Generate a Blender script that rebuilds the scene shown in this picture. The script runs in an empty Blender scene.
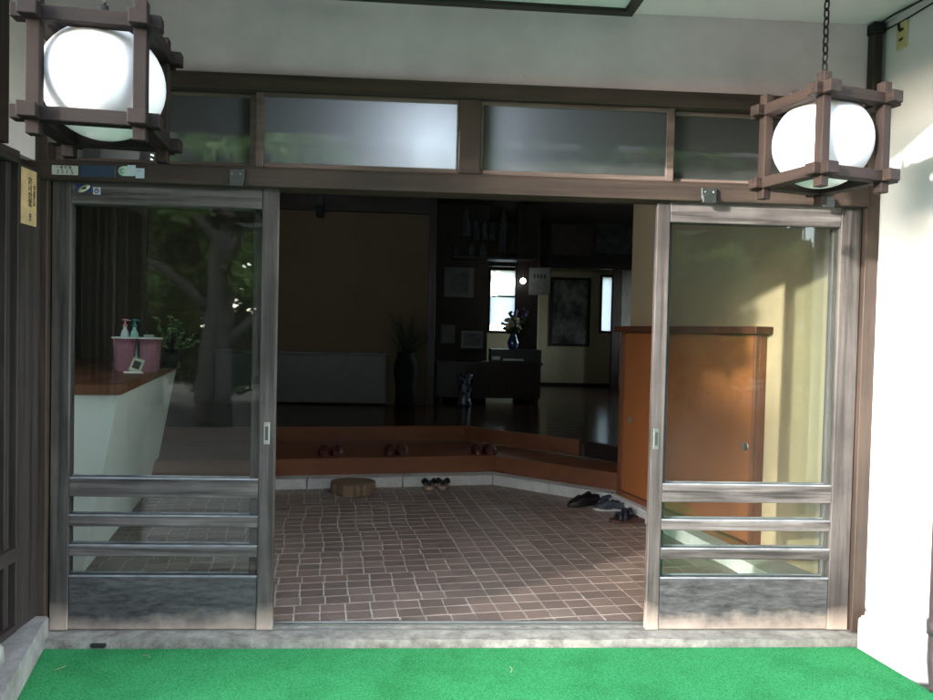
import bpy, bmesh, math, random
import numpy as np
from mathutils import Vector, Matrix
random.seed(7); RN = np.random.RandomState(11)
S = bpy.context.scene
COL = S.collection
rad = math.radians

# ------------------------------------------------------------------ camera, sky, sun, exposure
CAM_Y, CAM_Z = -3.0586, 1.2454
YAW, PIT, ROL = 0.0576, -0.0261, 0.0225
FPX = 740.0
_fw = Vector((math.sin(YAW)*math.cos(PIT), math.cos(YAW)*math.cos(PIT), math.sin(PIT)))
_r = Vector((math.cos(YAW), -math.sin(YAW), 0)); _u = _r.cross(_fw)
CR = _r*math.cos(ROL) + _u*math.sin(ROL); CU = -_r*math.sin(ROL) + _u*math.cos(ROL)
O = Vector((0, CAM_Y, CAM_Z))
cd = bpy.data.cameras.new('camera'); cam = bpy.data.objects.new('camera', cd); COL.objects.link(cam)
cd.sensor_width = 36; cd.sensor_fit = 'HORIZONTAL'; cd.lens = 36*FPX/933.0; cd.clip_start = .02; cd.clip_end = 400
m3 = Matrix((CR, CU, -_fw)).transposed()
cam.matrix_world = Matrix.Translation(O) @ m3.to_4x4()
S.camera = cam

SUN = Vector((1.0, .76, -.26)).normalized()      # direction the light travels
el = math.asin(-SUN.z); az = math.atan2(-SUN.x, -SUN.y)
w = bpy.data.worlds.new('World'); S.world = w; w.use_nodes = True
nt = w.node_tree; bg = nt.nodes['Background']; sk = nt.nodes.new('ShaderNodeTexSky')
sk.sky_type = 'NISHITA'; sk.sun_disc = False; sk.sun_elevation = el; sk.sun_rotation = az
sk.air_density = 1.0; sk.dust_density = .8; sk.ozone_density = 2.0
hs = nt.nodes.new('ShaderNodeHueSaturation'); hs.inputs['Saturation'].default_value = .42   # thin haze whitens the sky
nt.links.new(sk.outputs[0], hs.inputs['Color']); nt.links.new(hs.outputs[0], bg.inputs[0]); bg.inputs[1].default_value = .15
sl = bpy.data.lights.new('sun', 'SUN'); so = bpy.data.objects.new('sun', sl); COL.objects.link(so)
sl.energy = .62; sl.angle = rad(1.6); sl.color = (1, .96, .90)
so.rotation_euler = SUN.to_track_quat('-Z', 'Y').to_euler(); so.location = (-8, -8, 6)
S.view_settings.view_transform = 'Standard'; S.view_settings.look = 'None'
S.view_settings.gamma = 1; S.view_settings.use_curve_mapping = False
S.view_settings.exposure = 4.22
S.render.engine = 'CYCLES'
S.cycles.max_bounces = 10; S.cycles.diffuse_bounces = 5; S.cycles.glossy_bounces = 4
S.cycles.transparent_max_bounces = 24; S.cycles.transmission_bounces = 6
S.cycles.sample_clamp_indirect = 6

def ray(px, py): return _fw + CR*((px-466.5)/FPX) - CU*((py-350)/FPX)
def at(px, py, Y):                     # point at depth y=Y seen at a photo position
    d = ray(px, py); return O + d*((Y-O.y)/d.y)
def onz(px, py, z):
    d = ray(px, py); return O + d*((z-O.z)/d.z)

# ------------------------------------------------------------------ materials
def newmat(name):
    m = bpy.data.materials.new(name); m.use_nodes = True
    return m, m.node_tree, m.node_tree.nodes['Principled BSDF']
def N(t, typ, **kw):
    n = t.nodes.new(typ)
    for k, v in kw.items():
        if k in ('operation', 'blend_type', 'data_type', 'noise_dimensions', 'feature', 'distance', 'attribute_name', 'wave_type', 'bands_direction'): setattr(n, k, v)
        else: n.inputs[k].default_value = v
    return n
def ramp(t, src, stops):
    r = t.nodes.new('ShaderNodeValToRGB'); e = r.color_ramp.elements
    while len(e) > 1: e.remove(e[-1])
    for i, (p, c) in enumerate(stops):
        el_ = e[0] if i == 0 else e.new(p)
        el_.position = p; el_.color = (*c, 1) if len(c) == 3 else c
    t.links.new(src, r.inputs[0]); return r
def coords(t, scale, vary=True):
    tc = t.nodes.new('ShaderNodeTexCoord'); oi = t.nodes.new('ShaderNodeObjectInfo')
    mp = t.nodes.new('ShaderNodeMapping'); mp.inputs['Scale'].default_value = scale
    t.links.new(tc.outputs['Object'], mp.inputs['Vector'])
    if vary:
        mu = t.nodes.new('ShaderNodeMath'); mu.operation = 'MULTIPLY'; mu.inputs[1].default_value = 37.0
        t.links.new(oi.outputs['Random'], mu.inputs[0]); t.links.new(mu.outputs[0], mp.inputs['Location'])
    return mp.outputs[0]
def mixc(t, fac, a, b, blend='MIX'):
    m = t.nodes.new('ShaderNodeMix'); m.data_type = 'RGBA'; m.blend_type = blend
    if isinstance(fac, (int, float)): m.inputs[0].default_value = fac
    else: t.links.new(fac, m.inputs[0])
    for s, v in ((6, a), (7, b)):
        if isinstance(v, tuple): m.inputs[s].default_value = (*v, 1)
        else: t.links.new(v, m.inputs[s])
    return m.outputs[2]
def bump(t, bs, h, st, dist=.01):
    b = t.nodes.new('ShaderNodeBump'); b.inputs['Strength'].default_value = st; b.inputs['Distance'].default_value = dist
    t.links.new(h, b.inputs['Height']); t.links.new(b.outputs[0], bs.inputs['Normal'])

def wood(name, dark, light, axis, *a, streak=1.6, cloud=.68, **k):
    return wood_(name, dark, light, axis, streak, cloud, *a, **k)
def wood_(name, dark, light, axis, streak, cloud, rough=.6, worn=None, spec=.4, grain=1.0, contrast=(.3, .7), bs=.25):
    m, t, bs_ = newmat(name)
    s = [38*grain]*3; s[axis] = streak*grain
    v = coords(t, s)
    n1 = N(t, 'ShaderNodeTexNoise', Scale=1.0, Detail=7.0, Roughness=.62, Distortion=.35); t.links.new(v, n1.inputs['Vector'])
    v2 = coords(t, [2.6*grain]*3)
    n2 = N(t, 'ShaderNodeTexNoise', Scale=1.3, Detail=5.0, Roughness=.6); t.links.new(v2, n2.inputs['Vector'])
    r1 = ramp(t, n1.outputs[0], [(contrast[0], dark), (contrast[1], light)])
    dk = tuple(c*.45 for c in dark)
    r2 = ramp(t, n2.outputs[0], [(.38, (1, 1, 1)), (.66, (cloud, cloud*.97, cloud*.96))])
    c = mixc(t, .75, r1.outputs[0], r2.outputs[0], 'MULTIPLY')
    if worn:                                    # pale scuffed foot of the door: (z height, colour)
        tc = t.nodes.new('ShaderNodeTexCoord'); sx = t.nodes.new('ShaderNodeSeparateXYZ'); t.links.new(tc.outputs['Object'], sx.inputs[0])
        ad = N(t, 'ShaderNodeMath', operation='MULTIPLY_ADD'); ad.inputs[1].default_value = .16; t.links.new(n2.outputs[0], ad.inputs[0]); t.links.new(sx.outputs[2], ad.inputs[2])
        mr = t.nodes.new('ShaderNodeMapRange'); mr.inputs['From Min'].default_value = worn[0]+.10; mr.inputs['From Max'].default_value = worn[0]-.02
        t.links.new(ad.outputs[0], mr.inputs['Value'])
        c = mixc(t, mr.outputs[0], c, worn[1])
    t.links.new(c, bs_.inputs['Base Color'])
    rr = ramp(t, n1.outputs[0], [(.2, (rough-.12,)*3), (.8, (min(1, rough+.15),)*3)]); t.links.new(rr.outputs[0], bs_.inputs['Roughness'])
    bs_.inputs['Specular IOR Level'].default_value = spec
    bump(t, bs_, n1.outputs[0], bs, .004)
    return m
def plain(name, col, rough=.5, metal=0, noise=.12, scale=9, spec=.5, b=0):
    m, t, bs = newmat(name)
    v = coords(t, (scale,)*3)
    n = N(t, 'ShaderNodeTexNoise', Scale=1.0, Detail=5.0, Roughness=.6); t.links.new(v, n.inputs['Vector'])
    lo = tuple(max(0, c*(1-noise*2)) for c in col); hi = tuple(min(1, c*(1+noise)) for c in col)
    r = ramp(t, n.outputs[0], [(.3, lo), (.7, hi)])
    t.links.new(r.outputs[0], bs.inputs['Base Color'])
    bs.inputs['Roughness'].default_value = rough; bs.inputs['Metallic'].default_value = metal
    bs.inputs['Specular IOR Level'].default_value = spec
    if b: bump(t, bs, n.outputs[0], b, .004)
    return m
def plaster(name, col, stain=.16, bumpk=.15):
    m, t, bs = newmat(name)
    v = coords(t, (1, 1, 1), False)
    a = N(t, 'ShaderNodeTexNoise', Scale=2.2, Detail=6.0, Roughness=.62); t.links.new(v, a.inputs['Vector'])
    b = N(t, 'ShaderNodeTexNoise', Scale=90.0, Detail=3.0); t.links.new(v, b.inputs['Vector'])
    d = N(t, 'ShaderNodeTexNoise', Scale=9.0, Detail=6.0, Roughness=.7); t.links.new(v, d.inputs['Vector'])
    r = ramp(t, a.outputs[0], [(.3, tuple(c*(1-stain) for c in col)), (.68, col)])
    r2 = ramp(t, d.outputs[0], [(.28, (.72, .70, .66)), (.36, (1, 1, 1))])
    c = mixc(t, .6, r.outputs[0], r2.outputs[0], 'MULTIPLY')
    t.links.new(c, bs.inputs['Base Color']); bs.inputs['Roughness'].default_value = .9; bs.inputs['Specular IOR Level'].default_value = .2
    bump(t, bs, b.outputs[0], bumpk, .002)
    return m
def stone(name, lo, hi, scale=6, rough=.85, b=.5):
    m, t, bs = newmat(name)
    v = coords(t, (1, 1, 1), False)
    a = N(t, 'ShaderNodeTexNoise', Scale=float(scale), Detail=8.0, Roughness=.7); t.links.new(v, a.inputs['Vector'])
    b1 = N(t, 'ShaderNodeTexNoise', Scale=float(scale*12), Detail=4.0, Roughness=.7); t.links.new(v, b1.inputs['Vector'])
    r = ramp(t, a.outputs[0], [(.3, lo), (.7, hi)])
    r2 = ramp(t, b1.outputs[0], [(.3, (.7, .7, .7)), (.6, (1, 1, 1))])
    t.links.new(mixc(t, .6, r.outputs[0], r2.outputs[0], 'MULTIPLY'), bs.inputs['Base Color'])
    bs.inputs['Roughness'].default_value = rough
    mx = N(t, 'ShaderNodeMath', operation='ADD'); t.links.new(a.outputs[0], mx.inputs[0]); t.links.new(b1.outputs[0], mx.inputs[1])
    bump(t, bs, mx.outputs[0], b, .008)
    return m
def glass(name_, *a, uniform=False, **k):
    m = glass0(name_, *a, **k)
    if uniform:
        for n in m.node_tree.nodes:
            if n.type == 'VALTORGB':
                for e_ in n.color_ramp.elements: e_.color = (uniform+(.04 if e_.position > .5 else -.04),)*3+(1,)
    return m
def glass0(name, refl=.07, tint=(.93, .95, .94), dirt=.03, dirtcol=(.5, .5, .48), rough=.0, translucent=0.0):
    m, t, bs = newmat(name); t.nodes.remove(bs); out = t.nodes['Material Output']
    tr = t.nodes.new('ShaderNodeBsdfTransparent'); tr.inputs[0].default_value = (*tint, 1)
    gl = t.nodes.new('ShaderNodeBsdfGlossy'); gl.inputs['Roughness'].default_value = rough; gl.inputs[0].default_value = (1, 1, 1, 1)
    lw = t.nodes.new('ShaderNodeLayerWeight'); lw.inputs[0].default_value = .5
    p = N(t, 'ShaderNodeMath', operation='POWER'); p.inputs[1].default_value = 4.0; t.links.new(lw.outputs['Facing'], p.inputs[0])
    q = N(t, 'ShaderNodeMath', operation='MULTIPLY_ADD'); q.inputs[1].default_value = .85; q.inputs[2].default_value = refl; t.links.new(p.outputs[0], q.inputs[0])
    cl = t.nodes.new('ShaderNodeClamp'); t.links.new(q.outputs[0], cl.inputs[0])
    v = coords(t, (1, 1, 1), False)
    nz = N(t, 'ShaderNodeTexNoise', Scale=5.0, Detail=7.0, Roughness=.65); t.links.new(v, nz.inputs['Vector'])
    rr = ramp(t, nz.outputs[0], [(.35, (dirt*.4,)*3), (.75, (dirt*1.6,)*3)])
    df = t.nodes.new('ShaderNodeBsdfDiffuse'); df.inputs[0].default_value = (*dirtcol, 1)
    mx0 = t.nodes.new('ShaderNodeMixShader'); t.links.new(rr.outputs[0], mx0.inputs[0]); t.links.new(tr.outputs[0], mx0.inputs[1])
    if translucent:
        tl = t.nodes.new('ShaderNodeBsdfTranslucent'); tl.inputs[0].default_value = (.8, .85, .9, 1)
        mz = t.nodes.new('ShaderNodeMixShader'); mz.inputs[0].default_value = translucent
        t.links.new(df.outputs[0], mz.inputs[1]); t.links.new(tl.outputs[0], mz.inputs[2]); t.links.new(mz.outputs[0], mx0.inputs[2])
    else: t.links.new(df.outputs[0], mx0.inputs[2])
    mx = t.nodes.new('ShaderNodeMixShader'); t.links.new(cl.outputs[0], mx.inputs[0]); t.links.new(mx0.outputs[0], mx.inputs[1]); t.links.new(gl.outputs[0], mx.inputs[2])
    w2 = N(t, 'ShaderNodeTexNoise', Scale=2.2, Detail=1.0); t.links.new(v, w2.inputs['Vector'])
    bp = t.nodes.new('ShaderNodeBump'); bp.inputs['Strength'].default_value = .03; bp.inputs['Distance'].default_value = .02
    t.links.new(w2.outputs[0], bp.inputs['Height']); t.links.new(bp.outputs[0], gl.inputs['Normal'])
    t.links.new(mx.outputs[0], out.inputs[0]); return m
def emis(name, col, st):
    m, t, bs = newmat(name); bs.inputs['Base Color'].default_value = (*col, 1)
    bs.inputs['Emission Color'].default_value = (*col, 1); bs.inputs['Emission Strength'].default_value = st
    return m

M = {}
GD, GL_ = (.030, .025, .023), (.175, .156, .148)
WORN = (.10, (.42, .33, .27))
for ax, k in ((0, 'x'), (2, 'z')):
    M['door_'+k] = wood('weathered_door_'+k, GD, GL_ if k == 'x' else (.105, .090, .083), ax, .62, WORN, contrast=(.36, .64), bs=.4, cloud=.42)
M['capwood'] = wood('dark_red_board', (.085, .026, .012), (.14, .045, .022), 0, .4, bs=.05)
M['panel'] = wood('weathered_panel', (.024, .023, .024), (.105, .103, .106), 0, .6, (.055, (.48, .38, .31)), grain=1.7, contrast=(.28, .72), streak=9, cloud=.6)
for ax, k in ((0, 'x'), (1, 'y'), (2, 'z')):
    M['brown_'+k] = wood('brown_timber_'+k, (.024, .015, .011), (.068, .045, .033), ax, .6)
    M['dark_'+k] = wood('dark_timber_'+k, (.014, .009, .008), (.040, .024, .019), ax, .42)
    M['lant_'+k] = wood('lantern_wood_'+k, (.010, .0065, .005), (.046, .029, .023), ax, .7, spec=.2)
    M['lantd_'+k] = wood('dark_lantern_wood_'+k, (.004, .0024, .0018), (.017, .0098, .0075), ax, .7, spec=.2)  # lantern wood again, with the left lantern's shade put into the colour
    M['orange_'+k] = wood('orange_veneer_'+k, (.31, .105, .034), (.355, .13, .043), ax, .45, spec=.3, bs=.02, cloud=.88, contrast=(.0, 1.0))
    M['step_'+k] = wood('step_wood_'+k, (.15, .050, .022), (.25, .093, .042), ax, .38, bs=.05, contrast=(.1, .95), grain=.5)
    M['grey_'+k] = wood('grey_lattice_'+k, (.012, .008, .007), (.050, .038, .034), ax, .65)
M['trans'] = wood('transom_frame_wood', (.07, .05, .042), (.20, .15, .125), 0, .6)
M['plaster'] = plaster('plaster_white', (.78, .67, .68), .26)
M['wallwhite'] = plaster('plaster_bright', (.70, .70, .69), .10)
M['ceil'] = plaster('plaster_ceiling', (.80, .71, .72), .12)
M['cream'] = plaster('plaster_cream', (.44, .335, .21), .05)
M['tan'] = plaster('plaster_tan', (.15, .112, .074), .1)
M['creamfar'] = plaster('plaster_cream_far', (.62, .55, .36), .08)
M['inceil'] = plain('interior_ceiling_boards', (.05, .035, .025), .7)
M['stonecurb'] = stone('curb_stone', (.36, .35, .31), (.62, .61, .57), 5)
M['whitecurb'] = stone('white_curb_stone', (.42, .42, .40), (.68, .67, .64), 4, .6, .2)
M['sill'] = stone('sill_stone', (.14, .13, .11), (.46, .44, .39), 13, .85, 1.0)
M['leftstone'] = stone('left_curb_stone', (.16, .155, .14), (.36, .35, .33), 7)
M['gravel'] = stone('gravel_ground', (.045, .044, .040), (.58, .57, .54), 17, .95, 1.0)
M['bead'] = plain('pale_weathered_bead', (.24, .25, .265), .6, noise=.25)  # pale grey for the thin strips along the foot of each pane
M['soil'] = stone('mossy_soil', (.045, .042, .036), (.13, .12, .105), 6, .95, .8)
M['metal'] = plain('grey_metal', (.055, .062, .060), .45, .6)
M['pullmetal'] = plain('pull_metal', (.50, .52, .48), .3, .9)
M['pulldark'] = plain('pull_recess', (.12, .13, .12), .35, .8)
M['lowpanel'] = plain('low_panel_paint', (.13, .134, .128), .6, noise=.05)
M['black'] = plain('black_iron', (.018, .018, .018), .5, .4)
M['white'] = plain('white_paint', (.72, .72, .70), .5, noise=.04)
M['beige'] = plain('beige_plastic', (.55, .48, .22), .5, noise=.05)
M['glass'] = glass('door_glass', .026, (.86, .89, .875), .0025)
M['transglass'] = glass('transom_glass', .11, (.35, .37, .36), .62, (.055, .06, .052), .0, .38, uniform=.90)
M['frost'] = glass('frosted_glass', .04, (.25, .3, .3), .7, (.75, .9, .88), .3, .9, uniform=.8)
M['hazy'] = glass('hazy_glass', .03, (.9, .9, .88), .5, (.9, .92, .85), .1, .97, uniform=.5)
M['milk'] = glass('milk_glass', .03, (.9, .9, .9), .7, (.9, .9, .9), .3, .97, uniform=.9)
m, t, bs = newmat('opal_globe'); bs.inputs['Base Color'].default_value = (.88, .88, .90, 1); bs.inputs['Roughness'].default_value = .28
v = coords(t, (1, 1, 1)); nz = N(t, 'ShaderNodeTexNoise', Scale=26.0, Detail=8.0, Roughness=.75); t.links.new(v, nz.inputs['Vector'])
tc = t.nodes.new('ShaderNodeTexCoord'); sx = t.nodes.new('ShaderNodeSeparateXYZ'); t.links.new(tc.outputs['Object'], sx.inputs[0])
mr = t.nodes.new('ShaderNodeMapRange'); mr.inputs['From Min'].default_value = .07; mr.inputs['From Max'].default_value = .135; t.links.new(sx.outputs[2], mr.inputs['Value'])
r_ = ramp(t, nz.outputs[0], [(.45, (0, 0, 0)), (.7, (1, 1, 1))])
mm = N(t, 'ShaderNodeMath', operation='MULTIPLY'); t.links.new(mr.outputs[0], mm.inputs[0]); t.links.new(r_.outputs[0], mm.inputs[1])
t.links.new(mixc(t, mm.outputs[0], (.86, .86, .86), (.40, .34, .24)), bs.inputs['Base Color'])
bs.inputs['Subsurface Weight'].default_value = .35; bs.inputs['Subsurface Radius'].default_value = (.05, .05, .05)
M['opal'] = m
# artificial turf carpet
m, t, bs = newmat('green_carpet'); v = coords(t, (1, 1, 1), False)
a = N(t, 'ShaderNodeTexNoise', Scale=190.0, Detail=4.0, Roughness=.85); t.links.new(v, a.inputs['Vector'])
b = N(t, 'ShaderNodeTexNoise', Scale=5.0, Detail=5.0); t.links.new(v, b.inputs['Vector'])
r1 = ramp(t, a.outputs[0], [(.36, (.018, .15, .052)), (.64, (.070, .40, .145))])
r2 = ramp(t, b.outputs[0], [(.3, (.62, .70, .62)), (.5, (.90, .93, .90)), (.7, (1, 1, 1))])
t.links.new(mixc(t, .8, r1.outputs[0], r2.outputs[0], 'MULTIPLY'), bs.inputs['Base Color']); bs.inputs['Roughness'].default_value = .9
bs.inputs['Specular IOR Level'].default_value = .05; bump(t, bs, a.outputs[0], .8, .006); M['carpet'] = m
# tiles: colour per tile from attribute
m, t, bs = newmat('floor_tiles')
at_ = t.nodes.new('ShaderNodeAttribute'); at_.attribute_name = 'tint'
r1 = ramp(t, at_.outputs['Fac'], [(0, (.175, .130, .108)), (.4, (.195, .147, .122)), (.8, (.225, .163, .135)), (1, (.25, .195, .158))])
v = coords(t, (1, 1, 1), False); a = N(t, 'ShaderNodeTexNoise', Scale=14.0, Detail=6.0, Roughness=.65); t.links.new(v, a.inputs['Vector'])
r2 = ramp(t, a.outputs[0], [(.3, (.74, .74, .74)), (.7, (1, 1, 1))])
t.links.new(mixc(t, .8, r1.outputs[0], r2.outputs[0], 'MULTIPLY'), bs.inputs['Base Color'])
r3 = ramp(t, a.outputs[0], [(.3, (.30,)*3), (.7, (.52,)*3)]); t.links.new(r3.outputs[0], bs.inputs['Roughness']); bump(t, bs, a.outputs[0], .12, .004)
M['tile'] = m
M['grout'] = plain('grout', (.54, .49, .42), .9, noise=.25, scale=30)
# polished plank floor
m, t, bs = newmat('polished_planks'); v = coords(t, (1.2, 24, 1), False)
a = N(t, 'ShaderNodeTexNoise', Scale=1.5, Detail=5.0, Roughness=.6); t.links.new(v, a.inputs['Vector'])
wv = t.nodes.new('ShaderNodeTexWave'); wv.wave_type = 'BANDS'; wv.bands_direction = 'Y'; wv.inputs['Scale'].default_value = 3.4; wv.inputs['Distortion'].default_value = .6
v2 = coords(t, (1, 1, 1), False); t.links.new(v2, wv.inputs['Vector'])
r1 = ramp(t, a.outputs[0], [(.3, (.030, .018, .012)), (.7, (.065, .038, .024))]); t.links.new(r1.outputs[0], bs.inputs['Base Color'])
bs.inputs['Roughness'].default_value = .16; bump(t, bs, wv.outputs[0], .25, .006); M['plank'] = m

# ------------------------------------------------------------------ mesh helpers
class MB:
    def __init__(s): s.bm = bmesh.new(); s.smooth = False
    def _add(s, verts, faces, mat=None, smooth=False):
        vs = [s.bm.verts.new(mat @ Vector(v) if mat else v) for v in verts]
        for f in faces:
            try:
                fc = s.bm.faces.new([vs[i] for i in f]); fc.smooth = smooth
            except ValueError: pass
        return s
    def box(s, a, b, bev=.002, mat=None):
        x0, x1 = sorted((a[0], b[0])); y0, y1 = sorted((a[1], b[1])); z0, z1 = sorted((a[2], b[2]))
        t = bmesh.new(); vs = [t.verts.new(p) for p in ((x0,y0,z0),(x1,y0,z0),(x1,y1,z0),(x0,y1,z0),(x0,y0,z1),(x1,y0,z1),(x1,y1,z1),(x0,y1,z1))]
        for f in ((3,2,1,0),(4,5,6,7),(0,1,5,4),(1,2,6,5),(2,3,7,6),(3,0,4,7)): t.faces.new([vs[i] for i in f])
        bv = min(bev, .3*min(x1-x0, y1-y0, z1-z0))
        if bv > 1e-5: bmesh.ops.bevel(t, geom=t.edges[:], offset=bv, segments=1, affect='EDGES')
        t.verts.index_update()
        s._add([v.co.copy() for v in t.verts], [[v.index for v in f.verts] for f in t.faces], mat); t.free(); return s
    def prism(s, poly, z0, z1, mat=None, smooth=False):      # polygon (ccw, xy) extruded in z
        n = len(poly)
        vs = [(p[0], p[1], z0) for p in poly]+[(p[0], p[1], z1) for p in poly]
        fs = [list(range(n))[::-1], list(range(n, 2*n))]+[[i, (i+1) % n, n+(i+1) % n, n+i] for i in range(n)]
        return s._add(vs, fs, mat, smooth)
    def lathe(s, prof, seg=32, mat=None, smooth=True, sx=1, sy=1):
        vs = []; fs = []; n = len(prof)
        for i in range(seg):
            a = 2*math.pi*i/seg
            for r, z in prof: vs.append((r*math.cos(a)*sx, r*math.sin(a)*sy, z))
        for i in range(seg):
            j = (i+1) % seg
            for k in range(n-1): fs.append([i*n+k, j*n+k, j*n+k+1, i*n+k+1])
        if prof[0][0] > 1e-6: fs.append([i*n for i in range(seg)][::-1])
        if prof[-1][0] > 1e-6: fs.append([i*n+n-1 for i in range(seg)])
        return s._add(vs, fs, mat, smooth)
    def tube(s, pts, r, seg=8, closed=False, mat=None):
        pts = [Vector(p) for p in pts]; n = len(pts); vs = []; fs = []
        rr = r if isinstance(r, (list, tuple)) else [r]*n
        up = None
        for i, p in enumerate(pts):
            a = pts[(i-1) % n] if (closed or i > 0) else p; b = pts[(i+1) % n] if (closed or i < n-1) else p
            d = (b-a).normalized()
            if up is None: up = d.orthogonal().normalized()
            up = (up-d*up.dot(d)).normalized(); q = d.cross(up)
            for k in range(seg):
                an = 2*math.pi*k/seg; vs.append(p+(up*math.cos(an)+q*math.sin(an))*rr[i])
        for i in range(n if closed else n-1):
            j = (i+1) % n
            for k in range(seg): fs.append([i*seg+k, i*seg+(k+1) % seg, j*seg+(k+1) % seg, j*seg+k])
        if not closed: fs += [list(range(seg))[::-1], [(n-1)*seg+k for k in range(seg)]]
        return s._add(vs, fs, mat, True)
    def grid(s, P, mat=None, smooth=True, closed_u=False):   # P[i][j]
        n, m_ = len(P), len(P[0]); vs = [p for row in P for p in row]; fs = []
        for i in range(n if closed_u else n-1):
            for j in range(m_-1): fs.append([i*m_+j, ((i+1) % n)*m_+j, ((i+1) % n)*m_+j+1, i*m_+j+1])
        return s._add(vs, fs, mat, smooth)
    def build(s, name, mat, parent=None, fix=True):
        if fix: bmesh.ops.recalc_face_normals(s.bm, faces=s.bm.faces[:])
        me = bpy.data.meshes.new(name); s.bm.to_mesh(me); s.bm.free()
        o = bpy.data.objects.new(name, me); COL.objects.link(o); me.materials.append(mat)
        if parent: o.parent = parent
        return o
def tag(o, label, cat, group=None):
    o['label'] = label; o['category'] = cat
    if group: o['group'] = group
    return o
def thing(name, label, cat, loc=(0, 0, 0), rz=0, group=None):
    o = bpy.data.objects.new(name, None); COL.objects.link(o); o.location = loc; o.rotation_euler = (0, 0, rz); o.empty_display_size = .1
    return tag(o, label, cat, group)
def struct(o): o['kind'] = 'structure'; return o
def sub(o, p):
    p = Vector(p)-Vector(o); return p
def kids(o): return [c for c in bpy.data.objects if c.parent == o]
def copy_tree(o, loc=None, rz=None, label=None, parent=None):
    c = o.copy(); COL.objects.link(c)
    if parent: c.parent = parent
    if loc is not None: c.location = loc
    if rz is not None: c.rotation_euler = (0, 0, rz)
    if label: c['label'] = label
    for k in kids(o): copy_tree(k, parent=c)
    return c
def text(name, s, size, mat, parent, loc, rot=(math.pi/2, 0, 0), ext=.0006):
    cu = bpy.data.curves.new(name, 'FONT'); cu.body = s; cu.size = size; cu.extrude = ext; cu.align_x = 'CENTER'; cu.align_y = 'CENTER'; cu.space_line = .95
    o = bpy.data.objects.new(name+'_tmp', cu); COL.objects.link(o)
    dg = bpy.context.evaluated_depsgraph_get(); dg.update()
    me = bpy.data.meshes.new_from_object(o.evaluated_get(dg)); bpy.data.objects.remove(o)
    r = bpy.data.objects.new(name, me); COL.objects.link(r); me.materials.clear(); me.materials.append(mat)
    r.parent = parent; r.location = loc; r.rotation_euler = rot; return r

ZC = 2.572            # porch ceiling
GZ = -.034            # carpet level
FZ = .34              # raised floor level
# ------------------------------------------------------------------ ground and porch floor
b = MB(); b.grid([[(x, y, GZ-.02) for y in np.linspace(-60, 60, 41)] for x in np.linspace(-60, 60, 41)], smooth=False); struct(b.build('ground', M['soil']))
b = MB(); b.prism([(-.50, -3.42), (-.6, -9.0), (1.5, -9.0), (1.9, -3.42)], GZ-.0195, GZ-.008); struct(b.build('garden_path', M['whitecurb']))  # pale surface added behind the camera to bounce light onto the plaster
b = MB(); b.prism([(-7.5, -.02), (-7.8, -1.6), (-7.0, -3.1), (-4.0, -3.5), (-.56, -3.3), (-.56, -.9), (-1.2, -.9), (-1.72, -.02)], GZ-.0195, GZ-.014); struct(b.build('gravel_ground', M['gravel']))
# carpet
b = MB(); b.prism([(-1.457, -.112), (-1.333, -.56), (-1.31, -.63), (-.55, -.65), (-.50, -3.4), (2.0, -3.4), (2.0, -1.2), (1.858, -.39), (1.82, -.112)], GZ-.012, GZ)
tag(b.build('green_carpet', M['carpet']), 'bright green artificial turf carpet spread in front of the sliding doors', 'carpet')
for k_, (sx_, sy_, sa_, lb_) in enumerate(((-1.33, -.30, .5, 'dry pale straw on the carpet nearest the left stone curb'), (-1.02, -.20, 2.2, 'dry pale straw on the carpet below the middle of the left door'), (.35, -.33, 1.1, 'tiny dry straw on the carpet in front of the open doorway'))):
    b = MB(); b.tube([(sx_, sy_, GZ+.003), (sx_+.02*math.cos(sa_), sy_+.02*math.sin(sa_), GZ+.005), (sx_+.045*math.cos(sa_+.4), sy_+.045*math.sin(sa_+.4), GZ+.003)], .0011, 5); tag(b.build('dry_straw', plain('straw%d' % k_, (.42, .38, .18), .8)), lb_, 'straw')
# sill
b = MB(); P = []
xs = np.linspace(-1.50, 1.90, 120)
sill_y = -.098+.004*(RN.rand(120)-.5)+.018*np.interp(xs, np.linspace(-1.5, 1.9, 43), RN.rand(43)-.5)
b.prism([(x, y) for x, y in zip(xs, sill_y)]+[(1.90, .062), (-1.50, .062)], GZ-.016, -.006)
tag(b.build('stone_sill', M['sill']), 'rough pale stone sill running under both sliding doors beside the green carpet', 'sill')
tag(MB().box((-1.285, -.1068, -.033), (-1.225, -.085, -.017), .004).build('sill_notch', plain('dark_gap', (.01, .01, .01), .9)), 'small dark notch in the front of the stone sill under the left door', 'notch')  # black block stands in for the shade inside a hole
b = MB()
for y in (-.004, .045): b.box((-1.49, y-.004, -.0055), (1.86, y+.004, -.001), .0005)
b.box((-1.49, .0635, -.02), (1.86, .078, .004), .002)
tag(b.build('door_track', M['pullmetal']), 'thin metal door track let into the stone sill', 'door track')

# ------------------------------------------------------------------ entrance building shell
H = thing('entrance_wall', 'pale grey plaster wall above and beside the entrance doors', 'wall')
b = MB(); b.box((-6, .0, 2.246), (6, .12, ZC+.4), .001); b.box((-6, 0, GZ-.02), (-3.6, .12, 2.246), .001); b.box((-3.6, 0, GZ-.02), (-1.75, .12, .6), .001); b.box((-3.6, 0, 2.1), (-1.75, .12, 2.246), .001); b.box((-1.75, 0, GZ-.02), (-1.66, .12, 2.246), .001); b.box((2.06, 0, GZ-.02), (6, .12, 2.246), .001)
b.build('plaster_face', M['plaster'], H)
C_ = thing('porch_roof', 'pale plastered porch ceiling and roof with its front edge over the lanterns', 'porch roof')
b = MB(); b.box((-3.2, -.93, ZC), (3.4, -.002, ZC+.05), .001); b.build('ceiling_panel', M['ceil'], C_)
b = MB(); b.box((-3.3, -.98, 2.275), (3.5, -.935, ZC+.20), .003); b.build('fascia_board', M['brown_x'], C_)
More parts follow.
